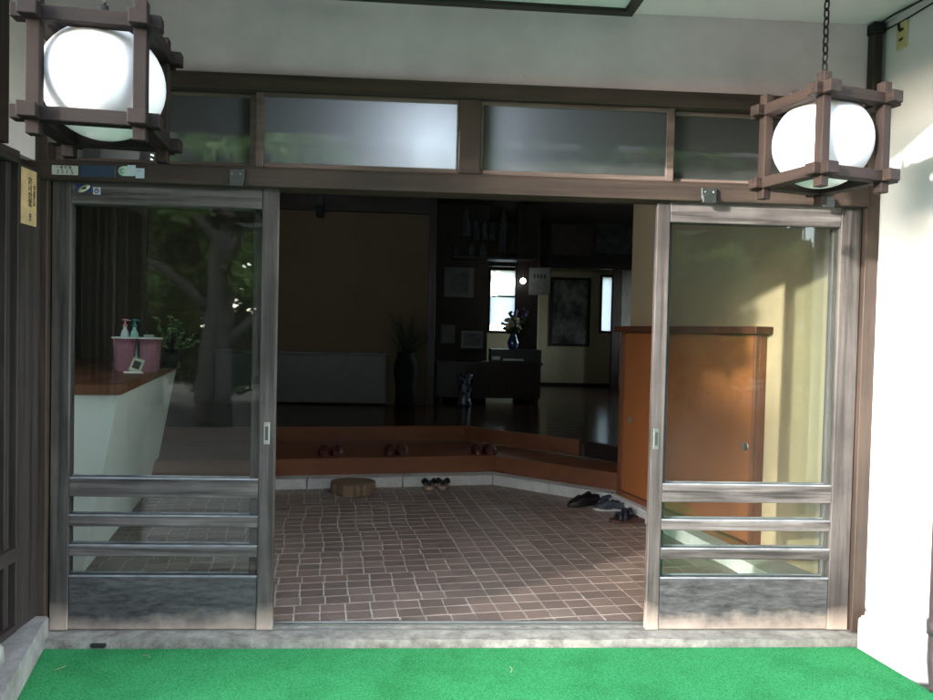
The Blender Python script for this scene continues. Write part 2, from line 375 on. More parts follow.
b = MB(); b.box((-3.3, -.93, ZC+.052), (3.5, 0, ZC+.16), .003); b.build('roof_deck', M['metal'], C_)
t_ = thing('frosted_side_window', 'wide frosted window in the entrance wall left of the lattice, lighting the counter', 'window', (-2.675, .06, .6))  # added window, never in view, brightens the counter front
b = MB(); b.box((-.925, -.03, 0), (-.87, .03, 1.5)); b.box((.87, -.03, 0), (.925, .03, 1.5)); b.box((-.869, -.03, 0), (.869, .03, .05)); b.box((-.869, -.03, 1.45), (.869, .03, 1.5)); b.box((-.025, -.029, .05), (.025, .029, 1.45)); b.build('frame', M['brown_x'], t_)
b = MB(); b.box((-.869, -.004, .05), (.869, .004, 1.45), 0); b.build('pane', M['milk'], t_)
# hatch on porch ceiling
t_ = thing('ceiling_hatch', 'dark framed hatch in the porch ceiling at the top of the photo', 'hatch', (.825, -.03, 0), rad(1.2))
x0, x1 = -1.5, -.002
b = MB(); b.box((x0, -.05, ZC-.028), (x1, -.004, ZC-.0005), .002); b.box((x0, -.62, ZC-.028), (x1, -.575, ZC-.0005), .002); b.box((x1-.04, -.574, ZC-.0282), (x1, -.0505, ZC-.0007), .002); b.box((x0, -.574, ZC-.0282), (x0+.04, -.0505, ZC-.0007), .002)
b.build('frame', M['dark_x'], t_)
b = MB(); b.box((x0+.041, -.573, ZC-.014), (x1-.041, -.051, ZC-.002), .001); b.build('panel', M['white'], t_)

# door frame timbers
F = thing('door_frame', 'brown timber frame of posts, header and lintel round the sliding doors', 'door frame')
b = MB(); b.box((-1.60, -.045, 2.186), (2.02, .10, 2.248)); b.build('header', M['brown_x'], F)
b = MB(); b.box((-1.60, -.055, 1.801), (1.842, .075, 1.872)); b.box((-1.60, -.03, 1.8725), (1.842, .07, 1.884)); b.build('lintel', M['brown_x'], F)
b = MB(); b.box((-1.56, -.04, 0), (-1.492, .09, 2.185)); b.build('post', M['brown_z'], F)
b = MB(); b.box((1.843, -.04, 0), (1.899, .09, 2.185)); b.build('post', M['brown_z'], F)
b = MB(); b.box((.127, -.032, 1.885), (.212, .08, 2.185)); b.build('mullion', M['brown_z'], F)
# transoms: four framed panes
def transom(xa, xb, fl, fr, y, lab):
    tt = thing('transom_window', lab, 'transom window', ((xa+xb)/2, y, 1.885), 0, 'transom windows over the sliding doors')
    w2 = (xb-xa)/2
    b = MB(); b.box((-w2, -.014, 0), (-w2+fl, .016, .30), .002); b.build('stile', M['trans'], tt)
    b = MB(); b.box((w2-fr, -.014, 0), (w2, .016, .30), .002); b.build('stile', M['trans'], tt)
    b = MB(); b.box((-w2+fl, -.013, 0), (w2-fr, .015, .02), .002); b.build('rail', M['trans'], tt)
    b = MB(); b.box((-w2+fl, -.013, .284), (w2-fr, .015, .30), .002); b.build('rail', M['trans'], tt)
    b = MB(); b.box((-w2+fl-.004, -.002, .015), (w2-fr+.004, .002, .29), 0); b.build('glass_pane', M['transglass'], tt)
transom(-1.49, -.694, .03, .03, .03, 'leftmost dusty transom pane, partly hidden behind the left lantern')
transom(-.693, .126, .032, .010, -.004, 'transom pane left of the centre mullion, glowing white toward its right end')
transom(.213, 1.02, .010, .032, -.004, 'transom pane right of the centre mullion, reflecting windows and leaves')
transom(1.021, 1.842, .012, .03, .03, 'rightmost transom pane, dark, partly hidden behind the right lantern')

# unseen lamp added inside to make the glow in the transom pane
L_ = thing('hall_lamp', 'lit white hall lamp glowing behind the pane left of the centre mullion', 'lamp', (.03, .27, 2.03))
b = MB(); b.lathe([(0, -.10), (.05, -.088), (.09, -.05), (.1, 0), (.09, .05), (.05, .088), (0, .10)], 24); b.build('globe', emis('hall_lamp_light', (.88, .93, 1), 3.6), L_)
b = MB(); b.tube([(0, 0, .095), (0, 0, .585)], .006); b.lathe([(.04, .088), (.04, .11), (.01, .115)], 16); b.build('stem', M['black'], L_)

# ------------------------------------------------------------------ sliding doors
def sliding_door(x0, x1, y, pull_right, lab, wl=.068, wr=.062, face=True):
    d = thing('sliding_door', lab, 'sliding door', ((x0+x1)/2, y, 0), 0, 'glazed sliding doors')
    h = (x1-x0)/2; T = .016; Z1 = 1.83
    b = MB(); b.box((-h, -T, 0), (-h+wl, T, Z1), .003); b.build('stile', M['door_z'], d)
    b = MB(); b.box((h-wr, -T, 0), (h, T, Z1), .003); b.build('stile', M['door_z'], d)
    a, c_ = -h+wl+.0005, h-wr-.0005
    b = MB(); b.box((a, -T+.001, 1.718), (c_, T-.001, Z1), .003); b.build('top_rail', M['door_x'], d)
    for z0, z1 in ((.543, .615), (.423, .463), (.301, .341)):
        b = MB(); b.box((a, -T+.001, z0), (c_, T-.001, z1), .003); b.build('rail', M['door_x'], d)
    b = MB(); b.box((a, -T+.003, .001), (c_, T-.003, .216), .004); b.build('lower_panel', M['panel'], d)
    for z0, z1 in ((.6155, 1.7175), (.4635, .5425), (.3415, .4225), (.2165, .3005)):
        b = MB(); b.box((a-.004, -.002, z0-.002), (c_+.004, .002, z1+.002), 0); b.build('glass_pane', M['glass'], d)
    for z0 in (.6155, .4635, .3415, .2165):
        b = MB(); b.box((a, -T+.004, z0), (c_, -.0025, z0+.006), .001); b.build('glazing_bead', M['bead'], d)
    if face:
        px = (h-wr/2) if pull_right else (-h+wl/2-.006)
        b = MB(); b.box((px-.012, -T-.002, .765), (px+.012, -T+.001, .855), .001); pl = b.build('finger_pull', M['pullmetal'], d)
        b = MB(); b.box((px-.006, -T-.0035, .782), (px+.006, -T-.0019, .838), .001); b.build('recess', M['pulldark'], pl)
    return d
sliding_door(-1.4858, -.5995, 0, True, 'front left sliding door with stickers at its top corner, pushed fully open', .072, .063)
sliding_door(.9586, 1.8393, 0, False, 'front right sliding door overlapping the orange shoe cupboard, pushed fully open', .055, .09)
sliding_door(-1.488, -.632, .047, True, 'rear left sliding door on the inner track, its stile peeping behind the front left door', .06, .075, False)
sliding_door(.985, 1.80, .047, False, 'rear right sliding door on the inner track, seen through the front right door', .055, .058, False)
# metal brackets on lintel
def bracket(x, wd, z0, z1, lab):
    t_ = thing('metal_bracket', lab, 'bracket', (x, -.055, z0), 0, 'metal brackets on the lintel')
    b = MB(); b.box((-wd/2, -.022, .012), (wd/2, -.0005, z1-z0), .002); b.box((-wd/2+.003, -.03, 0), (wd/2-.003, -.012, .03), .002); b.build('plate', M['metal'], t_)
    for s in (-1, 1):
        b = MB(); b.lathe([(.0035, 0), (.0035, .002), (.001, .003)], 8, Matrix.Translation((s*wd*.28, -.022, (z1-z0)*.72)) @ Matrix.Rotation(math.pi/2, 4, 'X'))
        b.build('screw', M['pullmetal'], t_)
bracket(-.752, .058, 1.794, 1.862, 'square grey metal bracket on the lintel over the left door')
bracket(1.152, .062, 1.79, 1.852, 'grey metal bracket on the lintel over the right door, left of the lantern')
bracket(1.655, .055, 1.79, 1.83, 'dark metal bracket on the lintel just below the right lantern')

# plates and stickers
PW = plain('plate_white', (.52, .54, .48), .5, noise=.1); INK = plain('ink_dark', (.03, .035, .03), .6)
t_ = thing('number_plate', 'small pale plate reading 3515 at the left end of the lintel', 'number plate', (-1.417, -.0565, 1.838))
b = MB(); b.box((-.05, -.003, -.018), (.05, .0, .018), .001); b.build('plate', PW, t_)
text('number', '3 5 1 5', .023, INK, t_, (0, -.0036, -.007)); text('heading', '一 番 町 電', .0125, INK, t_, (-.004, -.0036, .0095))
t_ = thing('dark_blue_plate', 'dark blue blank plate between the number plate and the pale stickers', 'plate', (-1.292, -.0565, 1.838))
b = MB(); b.box((-.068, -.003, -.023), (.068, 0, .023), .001); b.build('plate', plain('navy', (.012, .035, .075), .35), t_)
b = MB()
for a, c_ in (((-.069, -.0235), (.069, -.0215)), ((-.069, .0215), (.069, .0235))): b.box((a[0], -.0036, a[1]), (c_[0], -.0005, c_[1]), 0)
b.build('border', M['metal'], t_)
t_ = thing('pale_sticker', 'pale mint sticker cluster on the lintel right of the dark blue plate', 'sticker', (-1.163, -.0565, 1.842))
b = MB(); MX = Matrix.Rotation(math.pi/2, 4, 'X')
b.lathe([(.019, 0), (.019, .0015), (0, .0016)], 24, Matrix.Translation((-.033, 0, 0)) @ MX); b.box((-.032, -.0021, -.0185), (.008, -.0001, .0195), 0); b.build('round_end', plain('mint', (.45, .62, .52), .5, noise=.06), t_)
b = MB(); b.box((-.015, -.0035, -.017), (.016, -.0022, .024), 0); b.box((.0165, -.0035, -.026), (.05, -.0022, .013), 0); b.build('square_end', plain('pale_blue', (.48, .56, .62), .5, noise=.06), t_)
text('letter', 'C', .024, plain('green_ink', (.02, .12, .06)), t_, (-.034, -.0026, 0)); text('print', '---', .014, INK, t_, (.033, -.0042, .002))
t_ = thing('oval_sticker', 'blue sticker with slanted cream oval at the top corner of the left door', 'sticker', (-1.362, -.0165, 1.776))
b = MB(); b.box((-.03, -.0012, -.013), (.03, 0, .016), 0); b.build('blue_back', plain('sticker_blue', (.015, .04, .16), .4), t_)
b = MB(); b.lathe([(.026, 0), (.026, .001), (0, .0012)], 24, Matrix.Translation((.0, -.0013, 0)) @ Matrix.Rotation(-.5, 4, 'Y') @ MX, sy=.42); b.build('cream_oval', plain('sticker_cream', (.55, .56, .38), .5), t_)
b = MB(); b.lathe([(.011, 0), (.011, .001), (0, .0012)], 16, Matrix.Translation((.001, -.0026, .001)) @ Matrix.Rotation(-.2, 4, 'Y') @ MX, sy=.4); b.build('dark_mark', INK, t_)
t_ = thing('square_sticker', 'tiny white square sticker with a blue ring on the left door', 'sticker', (-1.313, -.0165, 1.768))
b = MB(); b.box((-.014, -.0012, -.014), (.014, 0, .014), 0); b.build('white_back', PW, t_)
b = MB(); b.tube([(.008*math.cos(a), -.0014, .008*math.sin(a)) for a in np.linspace(0, 6.283, 17)[:-1]], .0025, 6, True); b.tube([(0, -.0014, -.002), (0, -.0014, .006)], .002, 6); b.build('blue_ring', plain('ring_blue', (.02, .06, .22), .4), t_)

# ------------------------------------------------------------------ left porch side: lattice wall on stone curb
def LX(y): return -1.457+(-.28)*(y+.118)*1.0      # carpet-side curb line
b = MB(); b.prism([(-1.70, -.045), (-1.70, -1.0), (-1.21, -1.0), (LX(-.56), -.56), (LX(-.118), -.118), (-1.470, -.045)], GZ-.02, .072)
bmesh.ops.bevel(b.bm, geom=b.bm.edges[:], offset=.006, segments=2, affect='EDGES')
tag(b.build('stone_curb', M['leftstone']), 'grey stone curb under the dark wooden lattice on the left of the carpet', 'curb')
Lt = thing('lattice_wall', 'dark weathered wooden lattice wall on the left of the porch', 'lattice wall', (-1.54, 0, .073))
b = MB(); b.box((-.03, -.205, 0), (.025, -.046, 1.76)); b.build('corner_board', M['grey_z'], Lt)
for k in range(8):
    y = -.25-.082*k
    if 3 > abs(k-1.2)*10: continue
    b = MB(); b.box((-.012, y-.016, .03), (.014, y+.016, 1.75), .002); b.build('slat', M['grey_z'], Lt)
b = MB(); b.box((-.02, -.97, .27), (.032, -.207, .325)); b.build('rail', M['grey_y'], Lt)
b = MB(); b.box((-.02, -.97, 1.752), (.032, -.207, 1.80)); b.build('rail', M['grey_y'], Lt)
b = MB(); b.box((-.02, -.97, 0), (.03, -.207, .028)); b.build('rail', M['grey_y'], Lt)
b = MB(); b.box((-.035, -.97, .0), (-.030, -.05, 1.8), 0); b.build('backing_board', M['dark_z'], Lt)
b = MB(); b.box((-.035, -1.03, 0), (.035, -.972, 2.49)); b.build('post', M['brown_z'], Lt)
b = MB(); b.box((-.012, -.375, 1.801), (.05, -.315, 2.49)); b.build('upper_post', M['dark_z'], Lt)
b = MB(); b.box((-.10, -.97, 1.802), (.0, -.003, 2.497), .001); b.build('plaster_upper', M['plaster'], Lt)
# yellow sign
t_ = thing('yellow_permit_sign', 'narrow yellow sign with vertical black characters on the lattice wall board', 'sign', (-1.5135, -.135, 1.715))
b = MB(); b.box((0, -.058, -.105), (.003, .050, .105), .0005); b.build('plate', plain('sign_yellow', (.56, .39, .20), .6, noise=.14, scale=20), t_)
RT = (math.pi/2, 0, math.pi/2)
text('main_text', '許\n可\n営\n業', .030, INK, t_, (.0036, .002, .018), RT); text('side_text', '食\n品\n衛\n生\n法', .017, INK, t_, (.0036, .032, .010), RT); text('foot_text', '認\n定', .017, plain('ink_blue', (.05, .07, .14)), t_, (.0036, .003, -.077), RT)
PG = plain('pipe_grey', (.30, .30, .28), .5)
t_ = thing('pale_pipe', 'slim pale pipe with a flared foot standing on the left stone curb', 'pipe', (-1.452, -.475, .072))
b = MB(); b.tube([(0, 0, 0), (0, 0, 1.7)], .014, 16); b.build('tube', PG, t_)
b = MB(); b.lathe([(.014, .0), (.040, .0), (.036, .05), (.020, .07), (.014, .07)], 20); b.build('collar', PG, t_)

# ------------------------------------------------------------------ right porch side
R_ = thing('white_side_wall', 'bright white plaster side wall right of the doors', 'wall', (1.9, 0, 0))
b = MB(); b.box((.001, -.385, .10), (.16, -.001, ZC-.0015), .004); b.build('plaster_face', M['wallwhite'], R_)
b = MB(); b.prism([(-.075, -.10), (-.040, -.385), (-.03, -.41), (.17, -.41), (.17, -.002), (-.0, -.002), (-.0, -.098)], GZ-.02, .098)
bmesh.ops.bevel(b.bm, geom=b.bm.edges[:], offset=.012, segments=3, affect='EDGES'); b.build('plinth', M['whitecurb'], R_)
t_ = thing('downpipe', 'purple brown downpipe with a bent foot at the right edge', 'pipe', (1.925, -.455, 0))
b = MB(); b.tube([(0, 0, ZC-.01), (0, 0, .06), (-.004, -.012, .02), (-.015, -.035, -.012), (-.03, -.06, -.03)], .036, 20); b.build('tube', plain('pipe_brown', (.050, .038, .040), .4), t_)
b = MB(); b.lathe([(.036, .16), (.042, .16), (.042, .21), (.036, .21)], 20); b.build('collar', plain('pipe_brown2', (.050, .038, .040), .4), t_)
t_ = thing('cable_cover', 'dark brown cable cover in the corner above the right door post', 'cable cover', (1.862, -.02, 0))
b = MB(); b.box((-.019, -.03, 2.249), (.019, .018, 2.52), .003); b.build('cover', M['dark_z'], t_)
b = MB(); b.box((-.026, -.036, 2.521), (.028, .018, 2.566), .004); b.build('cap', M['black'], t_)
t_ = thing('wall_outlet', 'beige twin socket plate high on the white side wall', 'wall socket', (1.9, -.15, 2.475))
b = MB(); b.box((-.008, -.032, -.055), (.0, .032, .055), .003); b.build('plate', M['beige'], t_)
for z in (-.018, .02):
    b = MB(); b.box((-.0095, -.013, z-.006), (-.0078, .013, z+.006), .001); b.build('socket', M['black'], t_)
b = MB(); b.tube([(1.865, -.06, 2.56), (1.875, -.12, 2.566), (1.885, -.22, 2.562), (1.893, -.34, 2.555), (1.894, -.44, 2.55)], .004, 6)
tag(b.build('upper_cable', M['black']), 'dark cable looping along the ceiling edge from the cable cover', 'cable')
b = MB(); b.tube([(1.886, -.03, 2.535), (1.890, -.08, 2.532), (1.893, -.15, 2.528), (1.893, -.25, 2.525), (1.893, -.44, 2.52)], .0035, 6); b.tube([(1.893, -.13, 2.529), (1.887, -.14, 2.51), (1.886, -.145, 2.495)], .005, 6)
tag(b.build('lower_cable', M['black']), 'grey cable running just above the beige wall socket', 'cable')

# ------------------------------------------------------------------ hanging lanterns
def lantern(loc, rz, lab, top, tone, K_=1.13):
    loc = tuple(O+(Vector(loc)-O)*1.2)
    t_ = thing('hanging_lantern', lab, 'lantern', loc, rz, 'hanging square lanterns'); t_.scale = (K_,)*3
    h = .116; p = .0150; q = .0165
    for sx_ in (-1, 1):
        for sy_ in (-1, 1):
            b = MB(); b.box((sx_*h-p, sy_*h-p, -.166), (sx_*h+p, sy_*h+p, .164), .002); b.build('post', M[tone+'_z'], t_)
    for z in (-.118, .112):
        for s in (-1, 1):
            b = MB(); y0 = s*(h+.002)
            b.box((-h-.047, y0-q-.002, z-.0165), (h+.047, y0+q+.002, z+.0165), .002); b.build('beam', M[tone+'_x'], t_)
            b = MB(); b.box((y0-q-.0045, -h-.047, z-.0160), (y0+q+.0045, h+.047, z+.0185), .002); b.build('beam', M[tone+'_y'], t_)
    b = MB(); n = 24; prof = [(.145*math.sin(math.pi*i/n), -.140*math.cos(math.pi*i/n)) for i in range(n+1)]; prof[0] = (0, -.140); prof[-1] = (0, .140)
    b.lathe(prof, 48); b.build('globe', M['opal'], t_)
    b = MB(); b.box((-h, -.012, .129), (h, .012, .145), .001); b.lathe([(.04, .118), (.045, .13), (.045, .145), (.012, .165), (.01, .19)], 20); b.build('hanger', M['black'], t_)
    z = .19; k = 0; b = MB()
    while loc[2]+z*K_ < top-.02:
        pts = []
        for a in np.linspace(0, 2*math.pi, 13)[:-1]:
            u, v_ = .0085*math.cos(a), .017*math.sin(a)
            pts.append((u, 0, z+.016+v_) if k % 2 else (0, u, z+.016+v_))
        b.tube(pts, .0028, 6, True); z += .027; k += 1
    b.build('chain', M['black'], t_)
    return t_
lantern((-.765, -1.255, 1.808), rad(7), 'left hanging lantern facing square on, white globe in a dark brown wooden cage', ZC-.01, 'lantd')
lantern((1.108, -1.019, 1.797), rad(16.3), 'right hanging lantern turned corner first, white globe in a faded brown wooden cage', ZC-.01, 'lant', 1.09)

# ------------------------------------------------------------------ interior: tiled floor
ta = rad(8); cu_, su_ = math.cos(ta), math.sin(ta); TS = .111; G = .0046; TV = .098
bm = bmesh.new(); lay = bm.faces.layers.float.new('tint')
rowshift = 0
for j in range(-10, 52):
    rowshift = (0 if j % 2 else .5)*TS*(1 if False else 0)
    for i in range(-42, 30):
        u = i*TS; v_ = j*TV
        sh = 0
        if u < .15: sh = (.05*TS if (j % 3 == 1) else 0)+(.16*TS if (j//4) % 2 else 0)
        u += sh+random.uniform(-.001, .001)
        X = u*cu_-v_*su_+.1; Y = u*su_+v_*cu_
        if Y < -.15 or Y > 3.3 or X < -3.7 or X > 2.2 or (X > .7 and Y > 2.9): continue
        z = random.uniform(-.0007, .0007); hw = (TS-G)/2; hv = (TV-G)/2; tx, ty = random.uniform(-.004, .004), random.uniform(-.004, .004); c4 = []; d4 = []
        for a, c_ in ((-1, -1), (1, -1), (1, 1), (-1, 1)):
            for lst, dd_, zz in ((c4, .0025, z), (d4, 0, z-.0035)):
                hh = hw-dd_; uu = u+a*hh; vv = v_+c_*(hv-dd_)
                lst.append(bm.verts.new((uu*cu_-vv*su_+.1, uu*su_+vv*cu_, zz+a*tx*hh+c_*ty*hh)))
        tv = random.random()
        for f in [c4]+[[d4[k], d4[(k+1) % 4], c4[(k+1) % 4], c4[k]] for k in range(4)]:
            bm.faces.new(f)[lay] = tv
bmesh.ops.bisect_plane(bm, geom=bm.verts[:]+bm.edges[:]+bm.faces[:], plane_co=(0, .079, 0), plane_no=(0, -1, 0), clear_outer=True)
me = bpy.data.meshes.new('tile_floor'); bm.to_mesh(me); bm.free(); o = bpy.data.objects.new('tiled_floor', me); COL.objects.link(o); me.materials.append(M['tile']); struct(o)
b = MB(); b.prism([(-3.8, .0785), (2.2, .0785), (2.2, 3.4), (-3.8, 3.4)], -.03, -.0028); struct(b.build('floor_grout', M['grout']))

# curb of white stone round the tiles
cp = [(-3.8, 2.192), (.584, 2.905), (1.385, 2.265), (1.528, 1.513), (1.698, .645), (1.79, .10)]
off = [(-3.8, 2.33), (.590, 3.055), (1.52, 2.315), (1.90, .86), (2.05, .125), (2.06, .125)]
segs = [(0, 1, 6), (1, 2, 2), (2, 3, 1), (3, 4, 1), (4, 5, 1)]
W_ = thing('white_stone_curb', 'low white stone curb edging the brown tiles below the wooden step', 'curb')
def lerp(a, c_, f): return (a[0]+(c_[0]-a[0])*f, a[1]+(c_[1]-a[1])*f)
for a, c_, n in segs:
    for k in range(n):
        f0, f1 = k/n+(.001 if k else 0), (k+1)/n-.001
        b = MB(); b.prism([lerp(cp[a], cp[c_], f0), lerp(cp[a], cp[c_], f1), lerp(off[a], off[c_], f1), lerp(off[a], off[c_], f0)], -.01, .078+random.uniform(-.001, .001))
        bmesh.ops.bevel(b.bm, geom=b.bm.edges[:], offset=.003, segments=1, affect='EDGES'); b.build('curb_block', M['whitecurb'], W_)
# lower step
def poly_step(front, back, z0, z1, name, lab, mats, nose=.0):
    tt = thing(name, lab, 'wooden step')
    for i in range(len(front)-1):
        a, c_ = front[i], front[i+1]; d = (Vector(c_)-Vector(a)).normalized(); nrm = Vector((-d.y, d.x))
        a2 = tuple(Vector(a)+nrm*.03); c2 = tuple(Vector(c_)+nrm*.03)
        b = MB(); b.prism([a, c_, c2, a2], z0, z1-.0005); b.build('riser', mats[0], tt)
        b = MB(); b.prism([tuple(Vector(a)+nrm*.0305), tuple(Vector(c_)+nrm*.0305), back[i+1], back[i]], z1-.03, z1-.001); b.build('tread', mats[1], tt)
fr1 = [(-3.8, 2.285), (.602, 3.070), (1.515, 2.318)]
fr2 = [(-3.8, 3.29), (.41, 3.95), (1.365, 3.10), (1.70, 2.62)]
poly_step(fr1, [(-3.8, 3.285), (.41, 3.945), (1.70, 2.62)], .0785, .21, 'lower_step', 'lower reddish wooden step carrying the slippers along the hall edge', (M['step_x'], M['step_x']))
tt = thing('upper_step', 'upper wooden step edge in front of the polished hall floor', 'wooden step')
def riser(a, c_, m, z0=.2105, z1=.339, prot=0):
    d = (Vector(c_)-Vector(a)).normalized(); nrm = Vector((-d.y, d.x)); p0 = Vector(a)-nrm*prot; p1 = Vector(c_)-nrm*prot
    b = MB(); b.prism([tuple(p0), tuple(p1), tuple(Vector(c_)+nrm*.03), tuple(Vector(a)+nrm*.03)], z0, z1); b.build('riser', m, tt)
riser(fr2[0], fr2[1], M['step_x']); riser(lerp(fr2[1], fr2[2], .002), lerp(fr2[1], fr2[2], .97), M['step_x'], prot=.012); riser(lerp(fr2[2], fr2[3], .01), fr2[3], M['dark_x'])
# raised plank floor
b = MB(); b.prism([(-4.2, 3.26), (.40, 3.982), (1.385, 3.125), (1.745, 2.62), (4.0, 2.62), (4.0, 10.0), (-4.2, 10.0)], .30, FZ); struct(b.build('hall_floor', M['plank']))

# ------------------------------------------------------------------ interior walls
WA, WB = Vector((2.08, .0)), Vector((1.50, 2.27))        # inner right wall line
wd = (WB-WA).normalized(); wn = Vector((wd.y, -wd.x))      # towards +x
ang = math.atan2(wd.y, wd.x)
T_ = thing('cream_side_wall', 'cream plaster wall behind the right door above the shoe cupboard', 'wall', (WA.x, WA.y, 0), ang)
Lw = (WB-WA).length
b = MB(); b.box((.124, -.12, 0), (Lw, 0, 2.62), .001); b.build('plaster_face', M['cream'], T_)
# local frame: x along wall going deeper, y = +left (towards hall); face at y=0
b = MB(); b.box((.126, .0005, .079), (.165, .035, 2.6), .002); b.build('pilaster', M['cream'], T_)
# shoe cupboard, built into the wall
K = thing('shoe_cupboard', 'orange brown veneer shoe cupboard with sliding doors and two round pulls', 'cupboard', (WA.x, WA.y, 0), ang)
c0, c1 = .885, Lw-.01
b = MB(); b.box((c0, .001, .115), (c1, .05, 1.262), .002); b.build('carcass', M['step_z'], K)
b = MB(); b.box((c0-.045, -.0, 1.263), (c1+.04, .115, 1.303), .003); b.build('top_board', M['capwood'], K)
b = MB(); b.box((c0-.0, .001, .079), (c1, .085, .1145), .002); b.build('base_rail', M['step_x'], K)
b = MB(); b.box((c0, .051, .116), (c0+.022, .075, 1.262), .002); b.build('end_post', M['step_z'], K)
mid = c0+1.09
b = MB(); b.box((c0+.023, .051, .12), (mid, .060, 1.258), .001); d1 = b.build('door', M['orange_z'], K)
b = MB(); b.box((mid-.05, .0615, .12), (c1-.05, .070, 1.258), .001); d2 = b.build('door', M['orange_z'], K)
b = MB(); b.box((c1-.049, .051, .116), (c1, .08, 1.262), .002); b.build('end_post', M['step_z'], K)
for xx, yy, dd in ((c0+.075, .0605, d1), (c1-.14, .0705, d2)):
    b = MB(); b.lathe([(.025, 0), (.025, .004), (.019, .0045), (.016, .001), (0, .001)], 24, Matrix.Translation((xx, yy, .64)) @ Matrix.Rotation(-math.pi/2, 4, 'X')); b.build('round_pull', M['pullmetal'], dd)
# back tan wall
YB = 5.83
A = at(428, 300, YB).x
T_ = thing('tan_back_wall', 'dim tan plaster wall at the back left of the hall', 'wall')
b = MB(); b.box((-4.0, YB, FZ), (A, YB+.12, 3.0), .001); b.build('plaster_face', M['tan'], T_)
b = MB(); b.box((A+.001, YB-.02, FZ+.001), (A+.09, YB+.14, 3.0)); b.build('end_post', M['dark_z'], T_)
b = MB(); b.box((-4.0, YB-.06, 2.62), (A, YB-.001, 2.80)); b.build('ceiling_beam', M['dark_x'], T_)
T_ = thing('white_low_panel', 'long low white panel standing against the tan back wall', 'panel', (0, YB, FZ))
xa, xb = at(215, 353, YB-.08).x, at(387, 353, YB-.08).x; zt = at(387, 353, YB-.08).z-FZ
b = MB(); b.box((xa, -.10, .02), (xb, -.005, zt-.035), .004); b.build('body', M['lowpanel'], T_)
b = MB(); b.box((xa-.01, -.115, zt-.03), (xb+.012, -.004, zt), .004); b.build('top_ledge', M['lowpanel'], T_)
b = MB(); p0, p1 = at(320, 190, YB-.1), at(320, 217, YB-.1)
t_ = thing('wall_speaker', 'small dark box hanging high on the tan back wall', 'speaker', (p1.x, YB, p1.z))
b.box((-.045, -.14, 0), (.045, -.03, .13), .01); b.build('body', M['black'], t_)
b = MB(); b.box((-.04, -.12, .131), (.04, -.01, .38), .005); b.build('bracket', M['metal'], t_)
# tall vase with dark plant
p0 = at(405, 405, YB-.35)
V_ = thing('tall_vase_plant', 'tall dark vase holding a spiky dark plant by the back wall', 'potted plant', (p0.x, YB-.35, FZ))
b = MB(); b.lathe([(.10, 0), (.12, .02), (.11, .25), (.14, .42), (.13, .52), (.09, .6), (.11, .64), (.10, .64), (.08, .6)], 24); b.build('vase', plain('dark_vase', (.007, .009, .010), .8, spec=.15), V_)
b = MB()
for k in range(46):
    a = random.uniform(0, 6.28); r = random.uniform(.06, .28); hh = random.uniform(.18, .52)
    b.tube([(0, 0, .55), (r*.5*math.cos(a), r*.5*math.sin(a), .6+hh*.6), (r*math.cos(a), r*math.sin(a), .6+hh)], [.007, .013, .001], 4)
b.build('leaves', plain('dark_leaf', (.025, .045, .018), .5), V_)
# shell closing the interior
E_ = thing('hall_shell', 'outer walls and dark ceiling closing the hall behind the entrance', 'wall')
b = MB(); b.box((-4.2, .121, 2.94), (4.2, 10.2, 3.0), .001); b.build('ceiling', M['inceil'], E_)
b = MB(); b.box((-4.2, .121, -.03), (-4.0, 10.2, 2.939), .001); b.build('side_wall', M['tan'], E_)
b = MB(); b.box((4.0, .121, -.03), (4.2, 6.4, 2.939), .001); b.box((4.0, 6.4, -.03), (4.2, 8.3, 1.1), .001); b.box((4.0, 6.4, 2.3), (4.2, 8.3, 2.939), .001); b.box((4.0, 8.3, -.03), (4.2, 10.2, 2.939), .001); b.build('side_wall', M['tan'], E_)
t_ = thing('side_window', 'wide window in the right hand wall of the back room, out of sight from the porch', 'window', (4.1, 7.35, 1.1))  # added opening that lets extra daylight into the back room
b = MB(); b.box((-.04, -.949, .001), (.04, -.90, 1.199)); b.box((-.04, .90, .001), (.04, .949, 1.199)); b.box((-.04, -.9, .001), (.04, .9, .04)); b.box((-.04, -.9, 1.16), (.04, .9, 1.199)); b.build('frame', M['dark_y'], t_)
b = MB(); b.box((-.003, -.9, .04), (.003, .9, 1.16), 0); b.build('pane', M['glass'], t_)
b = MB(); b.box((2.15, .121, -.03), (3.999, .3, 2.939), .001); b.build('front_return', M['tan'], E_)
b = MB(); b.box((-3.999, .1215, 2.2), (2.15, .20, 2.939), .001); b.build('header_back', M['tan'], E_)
# ---- far wall with windows
YF = 9.5
a0, a1 = at(491, 270, YF), at(515, 331, YF); f0, f1 = at(602.5, 277, YF), at(612.5, 331, YF)
wx0, wx1, wz0, wz1 = a0.x, a1.x, a1.z, a0.z; gx0, gx1, gz0, gz1 = f0.x, f1.x, f1.z, f0.z
T_ = thing('far_cream_wall', 'cream wall at the far end of the hall with two small windows', 'wall')
b = MB(); yb = (YF, YF+.15)
b.box((-4, yb[0], FZ), (wx0, yb[1], 2.94), 0); b.box((wx0, yb[0], FZ), (wx1, yb[1], wz0), 0); b.box((wx0, yb[0], wz1), (wx1, yb[1], 2.94), 0); b.box((wx1, yb[0], FZ), (gx0, yb[1], 2.94), 0)
b.box((gx0, yb[0], FZ), (gx1, yb[1], gz0), 0); b.box((gx0, yb[0], gz1), (gx1, yb[1], 2.94), 0); b.box((gx1, yb[0], FZ), (4, yb[1], 2.94), 0)
b.build('plaster_face', M['creamfar'], T_)
b = MB(); b.box((-4, YF-.015, FZ), (4, YF-.001, FZ+.05), .002); b.build('baseboard', M['dark_x'], T_)
